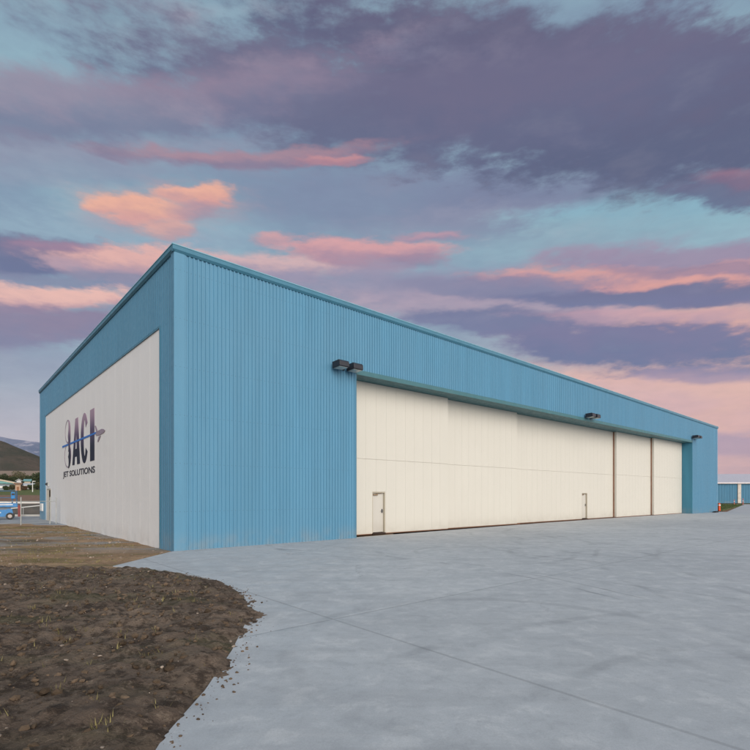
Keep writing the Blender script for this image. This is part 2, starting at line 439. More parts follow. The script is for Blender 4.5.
# loose stones
ico = bmesh.new(); bmesh.ops.create_icosphere(ico, subdivisions=1, radius=1); IV = [v.co.copy() for v in ico.verts]; IF = [[v.index for v in f.verts] for f in ico.faces]; ico.free()
def scatter_stones(name, n, region, smin, smax, mat, label):
    V, Fc = [], []
    for _ in range(n):
        x, y = region()
        z, d = bank_z(x, y)
        s = smin + (smax - smin) * random.random() ** 3
        sx, sy, sz = s * random.uniform(.7, 1.3), s * random.uniform(.7, 1.3), s * random.uniform(.45, .9)
        rot = Matrix.Rotation(random.uniform(0, 6.3), 3, 'Z') @ Matrix.Rotation(random.uniform(-.5, .5), 3, 'X'); b0 = len(V)
        for v in IV:
            w = v * (1 + random.uniform(-.22, .22)); w = rot @ Vector((w.x * sx, w.y * sy, w.z * sz))
            V.append((x + w.x, y + w.y, z + w.z + sz * .25))
        Fc += [[b0 + q for q in f] for f in IF]
    me = D.meshes.new(name); me.from_pydata(V, [], Fc); me.update()
    return tag(link(name, me, mat), label, 'stones', None, 'stuff')
def reg_bank():
    while True:
        x, y = random.uniform(-14, -1.6), random.uniform(2.2, 12.6)
        if bdist(x, y) > .05: return x, y
def reg_soil():
    while True:
        x, y = random.uniform(-24, -6), random.uniform(12, 29)
        p = Vector((x, y, 0)) - O
        if p.dot(UD) < -.3 and p.dot(VD) > -1.0 or (p.dot(VD) <= -1.0 and x < -9): return x, y
STONE = plain('pale_stone', (.27, .22, .18, 1), .9, .15, var=.5, scale=1.5)
CLOD = plain('soil_clod', (.10, .072, .05, 1), .95, .1, var=.5, scale=2.0)
scatter_stones('loose_stones', 1100, reg_bank, .005, .028, STONE, 'loose pale stones strewn over the dark dirt bank in the foreground')
scatter_stones('dirt_clods', 7000, reg_bank, .006, .05, CLOD, 'crumbly dark clods lying on the dirt bank in the foreground')
scatter_stones('gravel', 1400, reg_soil, .01, .045, STONE, 'small grey gravel on the tan soil beside the pale side wall')

def reg_edge():
    while True:
        x, y = random.uniform(-9, -1.2), random.uniform(3, 12.9); d = bdist(x, y)
        if -.45 < d < .15 and random.random() < math.exp(-abs(d + .05) * 15): return x, y
_bz = bank_z
def bank_z(x, y):
    z, d = _bz(x, y)
    on_apron = d <= .05 and (Vector((x, y, 0)) - gnd(113, 566)).dot(Vector((.46, -1, 0)).normalized()) > -.2
    return (0.0 if on_apron else z), d
scatter_stones('spilled_crumbs', 900, reg_edge, .003, .020, CLOD, 'dirt crumbs spilled over the curved concrete edge beside the dark bank')
bank_z = _bz
# thin grass
def grass(name, n, region, hmin, hmax, mat, label, per=9, zfn=None, spread=.09):
    V, Fc = [], []
    for _ in range(n):
        x, y = region(); z = zfn(x, y) if zfn else bank_z(x, y)[0]
        for _b in range(per):
            a = random.uniform(0, 6.3); r = random.random() * spread; h = random.uniform(hmin, hmax); w = h * .05 + .003
            bx, by = x + r * math.cos(a), y + r * math.sin(a); l = random.uniform(.2, .9) * h; b0 = len(V)
            px_, py_ = -math.sin(a) * w, math.cos(a) * w
            V += [(bx - px_, by - py_, z - .01), (bx + px_, by + py_, z - .01), (bx + l * math.cos(a), by + l * math.sin(a), z + h)]
            Fc.append((b0, b0 + 1, b0 + 2))
    me = D.meshes.new(name); me.from_pydata(V, [], Fc); me.update()
    return tag(link(name, me, mat), label, 'grass', None, 'stuff')
DRYG = plain('dry_grass_blades', (.19, .165, .075, 1), .9, .1, var=.45, scale=.9)
GREENG = plain('green_grass_blades', (.075, .11, .035, 1), .9, .1, var=.4, scale=.9)
def reg_weed():
    while True:
        x, y = reg_soil()
        if noise.noise(Vector((x * .22, y * .75, 8))) > .05: return x, y
grass('bank_weeds', 420, reg_bank, .02, .09, DRYG, 'thin scattered weeds growing on the dark dirt bank', 7, lambda x, y: bank_z(x, y)[0] - .01)
grass('dry_weeds', 2600, reg_weed, .015, .06, DRYG, 'sparse dry weeds on the tan soil beside the pale side wall')

# ------------------------------------------------------------------ the hangar
L, W, HT = 56.85, 29.5, 9.80
SL = .74 / 56.85
roof_z = lambda u: HT - SL * u
UL, UR, ZL = 7.45, 48.95, 6.90      # opening and its lintel height
hangar = empty('aircraft_hangar', O, ANG)
tag(hangar, 'large blue ribbed metal aircraft hangar with cream sliding doors and a lettered pale side wall', 'hangar')

def ribs(a, b, pitch, flat, sl, dep, off):
    """(position, outward offset) along a ribbed sheet"""
    P = [(a, 0.0)]; x = math.floor(a / pitch) * pitch + off
    while x < b:
        for q, w in ((x, 0), (x + sl, dep), (x + sl + flat, dep), (x + 2 * sl + flat, 0)):
            if a + .002 < q < b - .002: P.append((q, w))
        x += pitch
    P.append((b, 0.0)); return P
def sheet(name, P, z0f, z1f, place, mat, back=.08, nz=1):
    V, Fc = [], []
    for q, w in P:
        for k in range(nz + 1):
            z = z0f(q) + (z1f(q) - z0f(q)) * k / nz
            V.append(place(q, w, z))
    n0 = len(P); m1 = nz + 1
    for i in range(n0 - 1):
        for k in range(nz): Fc.append((i*m1+k, (i+1)*m1+k, (i+1)*m1+k+1, i*m1+k+1))
    # closed back so that the wall has thickness
    b0 = len(V)
    for q in (P[0][0], P[-1][0]):
        V.append(place(q, -back, z0f(q))); V.append(place(q, -back, z1f(q)))
    Fc.append((b0, b0 + 1, b0 + 3, b0 + 2))
    Fc.append((0, nz, b0 + 1, b0)); e = (n0 - 1) * m1; Fc.append((e, b0 + 2, b0 + 3, e + nz))
    Fc.append([i * m1 for i in range(n0)][::-1] + [b0, b0 + 2]); Fc.append([i * m1 + nz for i in range(n0)] + [b0 + 3, b0 + 1])
    me = D.meshes.new(name); me.from_pydata(V, [], Fc); me.update()
    return link(name, me, mat, hangar)
front = lambda q, w, z: (q, -w, z)
side = lambda q, w, z: (-w, q, z)
PIT = .141
rz_ = lambda u: roof_z(u) - .10
sheet('front_wall', ribs(.27, UL - .04, PIT, .050, .014, .032, .01), lambda u: -.1, lambda u: ZL, front, BLUE_R)
sheet('fascia_wall', ribs(.27, L - .3, PIT, .050, .014, .032, .01), lambda u: ZL + .001, rz_, front, BLUE_R)
sheet('front_wall', ribs(UR + .04, L - .3, PIT, .050, .014, .032, .01), lambda u: -.1, lambda u: ZL, front, BLUE_R)
# corner trims wrap the corners
m = MB(); m.prism([(-.045,-.045,-.1),(.30,-.045,-.1),(.30,.0,-.1),(.03,.0,-.1),(.03,.25,-.1),(-.045,.25,-.1)], (0,0,HT-.0))
m.build('corner_trim', BLUE_R, hangar)
m = MB(); m.prism([(L-.32,-.045,-.1),(L+.03,-.045,-.1),(L+.03,.3,-.1),(L-.02,.3,-.1),(L-.02,.0,-.1),(L-.32,.0,-.1)], (0,0,roof_z(L)+.05))
m.build('corner_trim', BLUE_R, hangar)
m = MB(); m.box(-.03, 0.02, W-.25, W+.03, -.1, HT-.1); m.box(.021, .3, W-.02, W+.03, -.1, HT-.1)
m.build('corner_trim', BLUE_R, hangar)
# side wall: ribs are shallower here
VR, VL_, ZD = on_left(160), on_left(45.2), 7.55
sheet('side_wall', ribs(.252, VR, .2, .12, .02, .010, .0), lambda v: -.1, lambda v: ZD + .06, side, BLUE_R)
sheet('side_wall', ribs(.252, W - .25, .2, .12, .02, .010, .0), lambda v: ZD + .061, lambda v: HT - .10, side, BLUE_R)
sheet('side_wall', ribs(VL_, W - .25, .2, .12, .02, .010, .0), lambda v: -.1, lambda v: ZD + .06, side, BLUE_R)
# pale flush side door, faint vertical panel joints
P = []
q = VR + .02
while q < VL_ - .02:
    P += [(q, 0), (q + 1.193, 0), (q + 1.197, -.002), (q + 1.207, -.002)]; q += 1.21
P = [p for p in P if p[0] < VL_ - .03] + [(VL_ - .02, 0)]
sd = sheet('side_door', P, lambda v: -.06, lambda v: ZD, lambda q, w, z: (-w + .035, q, z), WHITE_L)
# frame of dark reveal around it
m = MB(); m.box(-.006, .10, VR + .0, VL_, ZD + .001, ZD + .055); m.build('door_head_gap', TRIM, hangar)
m = MB(); m.box(-.028, .02, VR - .07, VR - .001, -.08, ZD + .05); m.build('door_trim', TRIM, hangar)
# roof edge trim: sloping along the front, level along the side
def sweep_front(name, prof, mat):
    m = MB(); A = [m.bm.verts.new((-.10 if 0 else -.10, y, HT + z)) for y, z in prof]; B = [m.bm.verts.new((L + .10, y, roof_z(L) + z)) for y, z in prof]
    n = len(prof)
    for i in range(n): m.bm.faces.new((A[i], A[(i+1) % n], B[(i+1) % n], B[i]))
    m.bm.faces.new(A); m.bm.faces.new(B[::-1]); return m.build(name, mat, hangar)
sweep_front('roof_trim', [(-.10, .0), (-.10, -.13), (-.045, -.20), (.02, -.20), (.02, -.0)], TRIM)
m = MB(); m.prism([(-.10, -.099, HT), (-.10, -.099, HT - .13), (-.045, -.05, HT - .20), (.0, -.0, HT - .20), (.02, -.0, HT)], (0, 0, 0)) if False else None
m = MB()
prof = [(-.101, .0), (-.101, -.13), (-.046, -.20), (.02, -.20), (.02, .0)]
A = [m.bm.verts.new((x, -.101 if i < 3 else 0.021, HT + z)) for i, (x, z) in enumerate(prof)]
B = [m.bm.verts.new((x, W + .1, HT + z)) for x, z in prof]
for i in range(5): m.bm.faces.new((A[i], A[(i+1) % 5], B[(i+1) % 5], B[i]))
m.bm.faces.new(A); m.bm.faces.new(B[::-1]); m.build('roof_trim', TRIM, hangar)
ECAP = painted_metal('edge_cap', (.16, .38, .48, 1), .3, .05)
m = MB(); m.prism([(-.115, -.115, HT + .002), (L + .11, -.115, roof_z(L) + .002), (L + .11, .05, roof_z(L) + .002), (.05, .05, HT + .002), (.05, W + .11, HT + .002), (-.115, W + .11, HT + .002)], (0, 0, .028))
m.build('edge_cap', ECAP, hangar)
m = MB(); m.prism([(.06, .06, HT - .05), (L - .03, .06, roof_z(L) - .05), (L - .03, W - .05, roof_z(L) - .05), (.06, W - .05, HT - .05)], (0, 0, .04))
m.build('roof', STEEL, hangar)
# back and far end walls
sheet('end_wall', ribs(.31, W - .3, .3, .18, .03, .02, 0), lambda v: -.1, lambda v: roof_z(L) - .06, lambda q, w, z: (L + w - .03, q, z), BLUE_R)
sheet('back_wall', ribs(.31, L - .1, .3, .18, .03, .02, 0), lambda v: -.1, lambda u: roof_z(u) - .06, lambda q, w, z: (q, W + w - .03, z), BLUE_R)
# opening: soffit, jambs
TD = 1.75
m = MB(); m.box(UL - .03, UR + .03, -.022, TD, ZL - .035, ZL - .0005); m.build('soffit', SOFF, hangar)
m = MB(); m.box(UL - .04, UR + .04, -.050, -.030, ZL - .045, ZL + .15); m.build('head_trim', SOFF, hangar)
m = MB(); m.box(UL - .039, UL, -.04, TD, -.1, ZL - .046); m.build('jamb', TRIM, hangar)
JB = painted_metal('jamb_sheet', (.045, .20, .30, 1), .45, .1)
m = MB(); m.box(UR, UR + .039, -.04, TD, -.1, ZL - .046); m.build('jamb', JB, hangar)
# door leaves on three tracks
def leaf(u0, u1, d, acc=None, pw=.61):
    """one sliding leaf with shallow vertical joints, upper and lower rows; acc = (ua, ub, ztop) opening for the access door"""
    T = .16; ZS = 3.42
    m = MB()
    z0, z1 = .05, ZL - .042
    n = max(1, round((u1 - u0) / pw)); w = (u1 - u0) / n; g = .0022
    for (a, b) in ((z0, ZS - .009), (ZS + .009, z1)):
        for i in range(n):
            ua, ub = u0 + i * w + (g if i else 0), u0 + (i + 1) * w - (g if i < n - 1 else 0)
            if acc and a < 1 and ub > acc[0] and ua < acc[1]:
                if ua < acc[0]: m.box(ua, acc[0], d, d + .03, a, b)
                if ub > acc[1]: m.box(acc[1], ub, d, d + .03, a, b)
                m.box(max(ua, acc[0]), min(ub, acc[1]), d, d + .03, acc[2], b)
            else: m.box(ua, ub, d, d + .03, a, b)
    # core behind the skins
    if acc:
        m.box(u0 + .004, acc[0], d + .022, d + T, z0 + .002, z1 - .002); m.box(acc[1], u1 - .004, d + .022, d + T, z0 + .002, z1 - .002)
        m.box(acc[0], acc[1], d + .022, d + T, acc[2], z1 - .002)
    else: m.box(u0 + .004, u1 - .004, d + .022, d + T, z0 + .002, z1 - .002)
    o = m.build('door_leaf', CREAM, hangar)
    s = MB(); s.box(u0 + .002, u1 - .002, d + .02, d + T - .02, .012, z0 + .001); s.build('bottom_seal', SEAL, o)
    return o
D1, D2, D3 = .86, 1.13, 1.40
b1 = on_right(448, D1); b2 = on_right(517, D2); b4 = on_right(616.5, D2); b5 = on_right(654, D1)
a1 = (on_right(372.3, D1), on_right(385.3, D1), 0); a3 = (on_right(582, D3), on_right(587.3, D3), 0)
def y_at(u, v): return O.y + u * UD.y + v * VD.y
zt = CAM + (HY - 493.2) / F * y_at(a1[0], D1)
zt = 1.95
a1 = (a1[0], a1[1], zt); a3 = (a3[0], a3[1], zt)
leaf(UL + .002, b1, D1, a1); leaf(b1 - .3, b2, D2); leaf(b2 - .3, b4 + .3, D3, a3); leaf(b4, b5 + .3, D2); l5 = leaf(b5, UR - .045, D1)
for uu, dd, w in ((b4, D2, 1), (b5, D1, 1)):     # brown brush seals where leaves overlap
    m = MB(); m.box(uu - .035, uu - .002, dd + .165, dd + .26, .02, ZL - .05); m.build('brush_seal', SEAL, hangar)
m = MB(); m.box(UR - .044, UR - .001, D1 + .03, D1 + .1, .02, ZL - .05); m.build('brush_seal', SEAL, hangar)
m = MB(); m.box(b2 - .25, b2 + .35, D2 + .0, D2 + .14, .001, .05); m.build('floor_guide', SEAL, hangar, bevel=.01)
# head track cover

# floor rails
m = MB()
for d in (D1, D2, D3): m.box(UL + .01, UR - .01, d + .05, d + .11, .0005, .0115)
m.build('floor_rail', plain('rusty_rail', (.11, .06, .04, 1), .7, .3, .4), hangar)
# dark inner liner behind the leaves
m = MB(); m.box(UL + .003, UR - .003, 1.6, TD, .0, ZL - .036); m.build('inner_liner', SHADOWGAP, hangar)

DOORC = painted_metal('access_door_paint', (.53, .515, .47, 1), .45, .04)
FRAMEC = painted_metal('door_frame_paint', (.42, .38, .30, 1), .5, .05)
def access(ua, ub, zt, d, vertical='front'):
    """recessed steel access door with frame, closer, lever handle, hinges and threshold"""
    w = ub - ua
    m = MB(); m.box(ua + .045, ub - .045, d + .105, d + .15, .09, zt - .05); dr = m.build('access_door', DOORC, hangar, bevel=.004)
    f = MB(); f.box(ua, ua + .044, d + .01, d + .155, .07, zt - .001); f.box(ub - .044, ub, d + .01, d + .155, .07, zt - .001); f.box(ua + .045, ub - .045, d + .01, d + .155, zt - .048, zt - .001)
    f.build('frame', FRAMEC, dr)
    t_ = MB(); t_.box(ua, ub, d - .03, d + .155, .001, .068); t_.build('threshold', SHADOWGAP, dr)
    h = MB(); zc = 1.06
    h.box(ub - .15, ub - .09, d + .09, d + .105, zc - .09, zc + .09); h.tube((ub - .12, d + .092, zc), (ub - .12, d + .03, zc), .012); h.tube((ub - .12, d + .035, zc), (ub - .25, d + .035, zc), .011)
    h.build('handle', BRONZE, dr)
    c = MB(); c.box(ua + .12, ua + .38, d + .05, d + .104, zt - .17, zt - .10); c.tube((ua + .3, d + .07, zt - .09), (ua + .62, d + .04, zt - .065), .012)
    c.build('closer', plain('closer_brown', (.22, .16, .10, 1), .5, .4), dr)
    for zz in (.3, 1.0, 1.7):
        g = MB(); g.tube((ua + .05, d + .1, zz), (ua + .05, d + .1, zz + .1), .012); g.build('hinge', STEEL, dr)
    return dr
access(*a1, D1); access(*a3, D3)

# wall-mounted twin flood lights
def twin_light(u, z, label):
    t = empty('wall_light', O + UD * u + Vector((0, 0, z)), ANG)
    tag(t, label, 'wall light', 'twin box lights on the front wall')
    b = MB(); b.box(-.09, .09, -.075, -.026, -.10, .10); b.tube((0, -.06, 0), (0, -.16, .0), .035); b.box(-.40, .40, -.17, -.12, -.025, .025)
    b.build('bracket', BRONZE, t, bevel=.006)
    for s in (-1, 1):
        M = Matrix.Translation((s * .36, -.14, .0)) @ Matrix.Rotation(math.radians(-3), 4, 'X')
        h = MB()
        pts = [(0, -.14), (0, .12), (-.44, .12), (-.50, .05), (-.50, -.12), (-.47, -.14)]
        h.prism([M @ Vector((-.24, y, zz)) for y, zz in pts], (.48, 0, 0))
        hd = h.build('lamp_head', BRONZE, t, bevel=.012)
        l = MB(); l.box(-.20, .20, -.43, -.06, -.155, -.141, M); l.build('lens', LENS, hd)
    return t
yl = y_at(on_right(347), 0)
twin_light(on_right(349) - .36, 1.8 + (HY - 369.0) / F * yl, 'dark twin box light left of the sliding door opening, nearest the ribbed corner')
ul2 = on_right(594); twin_light(ul2 - .95, 1.8 + (HY - 418) / F * y_at(ul2, 0), 'dark twin box light above the middle of the long sliding doors')
ul3 = on_right(696.5); twin_light(ul3 - 1.1, 1.8 + (HY - 438.2) / F * y_at(ul3, 0), 'dark twin box light at the far right end of the front wall')

# --- side wall lettering
def text_part(body, v0, v1, z0, z1, mat, name, fat=0.0, shear=0.0, label=None):
    cu = D.curves.new('t', 'FONT'); cu.body = body; cu.offset = fat; cu.shear = shear; cu.extrude = 0; cu.space_character = 1.02
    o = D.objects.new('t', cu); COL.objects.link(o); bpy.context.view_layer.update()
    me = D.meshes.new_from_object(o.evaluated_get(bpy.context.evaluated_depsgraph_get()))
    D.objects.remove(o)
    c = np.array([v.co[:] for v in me.vertices]); a, b = c.min(0), c.max(0)
    for v in me.vertices:
        x = (v.co.x - a[0]) / (b[0] - a[0]); y = (v.co.y - a[1]) / (b[1] - a[1])
        v.co = (.0335, v0 + (v1 - v0) * x, z0 + (z1 - z0) * y)
    bm = bmesh.new(); bm.from_mesh(me)
    r = bmesh.ops.extrude_face_region(bm, geom=bm.faces[:]); bmesh.ops.translate(bm, vec=(-.012, 0, 0), verts=[g for g in r['geom'] if isinstance(g, bmesh.types.BMVert)])
    bmesh.ops.recalc_face_normals(bm, faces=bm.faces); bm.to_mesh(me); bm.free()
    bm = bmesh.new(); bm.from_mesh(me); left = set(bm.verts[:])
    while left:                      # every letter becomes a part of its own
        st = [next(iter(left))]; isl = set(st)
        while st:
            for e in st.pop().link_edges:
                for v in e.verts:
                    if v not in isl: isl.add(v); st.append(v)
        left -= isl; b2 = bmesh.new(); mp = {v: b2.verts.new(v.co) for v in isl}
        for f in {f for v in isl for f in v.link_faces}: b2.faces.new([mp[v] for v in f.verts])
        m2 = D.meshes.new(name); b2.to_mesh(m2); b2.free(); link(name, m2, mat, hangar)
    bm.free()
# letters one by one, each drawn as heavy condensed type
def outline_part(polys, name, mat, t=.012, x0=.034):
    m = MB()
    for P_ in polys: m.prism([(x0, v, z) for v, z in P_], (-t, 0, 0))
    return m.build(name, mat, hangar)
ZB, ZT = 3.52, 6.12
def V_(f): return 17.05 + (11.45 - 17.05) * f            # 0..1 across the three letters
def quadstrip(outer, inner):                             # ring pieces between two outlines
    return [[outer[i], outer[i+1], inner[i+1], inner[i]] for i in range(len(outer) - 1)]
def zz(f): return ZB + (ZT - ZB) * f
A_ = []
A_ += [[(V_(.0), zz(0)), (V_(.115), zz(0)), (V_(.235), zz(1)), (V_(.155), zz(1))]]
A_ += [[(V_(.245), zz(0)), (V_(.385), zz(0)), (V_(.295), zz(1)), (V_(.2352), zz(1)), (V_(.2002), zz(.72))]]
A_ += [[(V_(.135), zz(.17)), (V_(.262), zz(.17)), (V_(.243), zz(.34)), (V_(.158), zz(.34))]]
outline_part(A_, 'letter', FADE)
co, ci = [], []
for i in range(25):
    a = math.radians(34 + i * (292 / 24)); s = math.sin(a)
    co.append((V_(.585 + .165 * math.cos(a) * 1.0), zz(.5 + .515 * s))); ci.append((V_(.600 + .050 * math.cos(a)), zz(.5 + .37 * s)))
outline_part(quadstrip(co, ci), 'letter', FADE)
outline_part([[(V_(.83), zz(0)), (V_(1.0), zz(0)), (V_(1.0), zz(1)), (V_(.83), zz(1))]], 'letter', FADE)
text_part('JET SOLUTIONS', 20.0, 11.35, 2.80, 3.24, NAVY, 'small_letter', .018)
outline_part([[(20.2, 4.76), (11.0, 4.80), (11.0, 4.89), (20.2, 4.87)]], 'blue_swoosh', SWOOSH, .01, .021)
# twin crescents of the emblem
def ring_arc(cv, cz, rv, rz, a0, a1, th, n=26):
    o_, i_ = [], []
    for k in range(n + 1):
        a = math.radians(a0 + (a1 - a0) * k / n); t_ = th(k / n)
        o_.append((cv - rv * math.cos(a), cz + rz * math.sin(a))); i_.append((cv - (rv - t_) * math.cos(a), cz + (rz - t_ * .8) * math.sin(a)))
    return quadstrip(o_, i_)
em = ring_arc(18.45, 5.62, .88, .70, 0, 360, lambda k: .09)
em += ring_arc(18.45, 4.18, 1.05, .74, 0, 360, lambda k: .09)
outline_part(em, 'emblem_ring', JETGREY)
em = ring_arc(18.40, 5.32, .80, .98, -75, 75, lambda k: .08 + .62 * math.sin(PI * k))
em += ring_arc(18.35, 4.10, .88, .72, -80, 70, lambda k: .08 + .72 * math.sin(PI * k))
outline_part(em, 'emblem_crescent', FADE, x0=.0215)
jet = [(11.30, 5.20), (11.10, 5.20), (10.72, 4.90), (9.9, 4.92), (9.5, 4.87), (9.25, 4.78), (9.5, 4.70), (10.3, 4.66), (11.0, 4.70), (11.15, 4.76), (10.98, 4.88)]
outline_part([jet], 'jet_silhouette', JETGREY, .012, .021)
outline_part([[(10.5, 4.60), (10.1, 4.62), (10.55, 4.38), (10.75, 4.38)]], 'jet_wing', JETGREY, .012, .0209)

# side access door, small light, white box on the corner
va, vb = on_left(50.2), on_left(46.4)
m = MB(); m.box(.026, .0345, va, va + .10, -.05, 2.25); m.box(.026, .0345, vb - .1, vb, -.05, 2.25); m.box(.026, .0345, va + .101, vb - .101, 2.15, 2.25)
f = m.build('side_access_frame', FRAMEC, hangar)
m = MB(); m.box(.030, .0345, va + .101, va + .75, -.02, 2.149); m.build('painted_recess_shade', SHADOWGAP, f)  # flat strip coloured dark in place of the shaded door recess
m = MB(); m.box(.028, .0345, va + .751, vb - .101, -.02, 2.149); m.build('side_access_door', painted_metal('side_access_paint', (.72, .64, .52, 1), .5, .05), hangar)
sl_ = empty('bulkhead_lamp', O + VD * on_left(48) + Vector((0, 0, 2.42)), ANG)
tag(sl_, 'small grey wall lamp above the access door in the pale side wall', 'wall lamp')
m = MB(); m.box(-.04, .034, -.13, .13, -.02, .30); m.build('back_plate', STEEL, sl_, bevel=.01)
m = MB(); m.prism([(-.041, -.10, .26), (-.041, -.10, .05), (-.16, -.10, .09), (-.16, -.10, .22)], (0, .2, 0)); m.build('lamp_shade', BRONZE, sl_, bevel=.008)
vv = on_left(42.6)
wb = empty('utility_box', O + VD * vv + Vector((0, 0, .60)), ANG)
tag(wb, 'white square utility box on the blue far corner of the side wall', 'utility box')
m = MB(); m.box(-.10, -.014, -.50, .50, 0, .56); m.build('casing', WHITEP, wb, bevel=.012)
m = MB(); m.box(-.116, -.101, -.46, .46, .04, .52); m.build('lid', WHITEP, wb, bevel=.008)
m = MB(); m.tube((-.11, -.38, .3), (-.14, -.38, .3), .02); m.build('latch', BRONZE, wb)

# ------------------------------------------------------------------ chain-link fence
fp = O + VD * on_left(60.2); out = -UD
fence = empty('chain_link_fence', (fp.x, fp.y, -.04), math.atan2(out.y, out.x))
tag(fence, 'low galvanised chain-link fence standing square to the pale side wall', 'fence')
posts = [.22, .55, 2.05, 4.05, 6.05, 8.05]
for s in posts:
    m = MB(); m.tube((s, 0, 0), (s, 0, 1.68), .03, n=10); m.tube((s, 0, 1.68), (s, 0, 1.72), .036, .012, n=10); m.build('post', STEEL, fence)
m = MB(); m.tube((.22, .0, 1.45), (8.05, 0, 1.45), .02, n=8); m.tube((.22, 0, .1), (8.05, 0, .1), .006, n=6); m.build('rail', STEEL, fence)
m = MB(); Hf = 1.34; st = .09; k = -Hf
while k < 7.8:
    for sg in (1, -1):
        a, b = (k, k + Hf) if sg == 1 else (k + Hf, k); z0, z1 = .1, .1 + Hf
        # clip to 0.55 .. 8.05
        p0, p1 = Vector((a + .55, .004 * sg, z0)), Vector((b + .55, .004 * sg, z1))
        lo, hi = .55, 8.05
        d = p1 - p0; ts = sorted(((lo - p0.x) / d.x, (hi - p0.x) / d.x)); t0, t1 = max(0, ts[0]), min(1, ts[1])
        if t1 - t0 > .02: m.tube(p0 + d * t0, p0 + d * t1, .0022, n=3, cap=False)
    k += st
m.build('wire_mesh', STEEL, fence)

# ------------------------------------------------------------------ scissor lift
lift = empty('scissor_lift', (-26.6, 37.0, -.02), math.radians(34))   # origin: its right end on the pad
tag(lift, 'blue scissor lift with guard rails parked on the pad at the left', 'lift')
m = MB(); m.prism([(-2.55, .0, .22), (-.28, .0, .22), (-.22, .0, .30), (-.34, .0, .62), (-.62, .0, .74), (-2.55, .0, .74)], (0, 1.1, 0)); ch = m.build('chassis', LBLUE, lift, bevel=.02)
m = MB(); m.box(-2.2, -.95, -.006, -.001, .50, .57); m.box(-1.9, -1.1, -.006, -.001, .36, .39); m.build('white_decal', WHITEP, ch)
m = MB(); m.box(-2.65, .02, -.05, 1.15, .93, 1.20); dk = m.build('platform', LBLUE, lift, bevel=.015)
m = MB(); m.box(-2.3, -.25, -.056, -.051, 1.07, 1.14); m.build('white_decal', WHITEP, dk)
g = MB()
for (x0, x1) in ((-2.6, -.03),):
    for y in (-.02, 1.12):
        for z in (1.62, 2.12): g.tube((x0, y, z), (x1, y, z), .024)
        for x in (x0, (x0 + x1) / 2, -.30, x1): g.tube((x, y, 1.2), (x, y, 2.12), .022)
for x in (-2.6, -.03):
    for z in (1.62, 2.12): g.tube((x, -.02, z), (x, 1.12, z), .024)
g.build('guard_rail', plain('rail_grey_blue', (.06, .14, .25, 1), .5, .4), lift)
m = MB(); m.box(-.36, -.10, -.12, .10, 1.55, 2.02); cb = m.build('control_box', LBLUE, lift, bevel=.02)
m = MB(); m.box(-.33, -.13, -.127, -.121, 1.80, 1.95); m.build('control_panel', BRONZE, cb)
for side_ in (0, 1):
    s = MB(); y = .12 + .86 * side_
    for k in range(3):
        z = .74 + k * .06; s.tube((-2.4, y, z), (-.4, y, z + .055), .022); s.tube((-2.4, y, z + .055), (-.4, y, z), .022)
    s.build('scissor_arm', plain('arm_grey', (.2, .22, .24, 1), .5, .4), lift)
for wx in (-.42, -2.2):
    for wy in (-.06, .98):
        w = MB(); w.tube((wx, wy, .26), (wx, wy + .2, .26), .26, n=24); wh = w.build('wheel', DARK, lift, bevel=.03)
        r = MB(); r.tube((wx, wy - .012, .26), (wx, wy + .212, .26), .13, n=16); r.build('rim', plain('rim_pale', (.5, .42, .38, 1), .5, .3), wh)
m = MB(); m.prism([(-.70, -.03, .42), (-.22, -.03, .42), (-.30, -.03, .80), (-.60, -.03, .80)], (0, .2, 0)); m.build('fender', LBLUE, lift, bevel=.02)

# ------------------------------------------------------------------ roadside things beyond the pad
gr = empty('guard_rail_barrier', (-42, 48.6, height(-34, 48.6) - .22), 0)
tag(gr, 'long white roadside guard rail at the top of the dark bank behind the lift', 'guard rail')
m = MB()
m.prism([(0, 0, .05), (0, -.05, .13), (0, .0, .20), (0, -.05, .27), (0, 0, .36), (0, .03, .36), (0, .03, .05)], (21.5, 0, 0)); m.build('beam', WHITEP, gr)
for i in range(10):
    m = MB(); m.box(.4 + i * 2.1, .52 + i * 2.1, .031, .15, -.35, .38); m.build('post', STEEL, gr)
rl = empty('low_pipe_rail', (-37, 43.6, 0), 0)
tag(rl, 'thin pale pipe rail sloping in front of the dark bank', 'rail')
m = MB(); m.tube((0, 0, .10), (10.4, 0, 1.15), .04); m.build('pipe', WHITEP, rl)
for i in range(6):
    m = MB(); m.tube((.2 + i * 2.0, 0, -.1), (.2 + i * 2.0, 0, .10 + .101 * (.2 + i * 2.0)), .028); m.build('post', STEEL, rl)
rb = MB(); px_r = gnd(19.8, 516).x
rp = empty('red_bollard', ((19.5 - CX) / F * 42.0, 42.0, -.02), 0)
tag(rp, 'dark red post with a cap at the pad edge beside the blue lift', 'bollard')
m = MB(); m.tube((0, 0, 0), (0, 0, .92), .12, n=16); m.build('post', REDP, rp)
m = MB(); m.tube((0, 0, .92), (0, 0, .97), .135, .06, n=16); m.build('cap', REDP, rp)

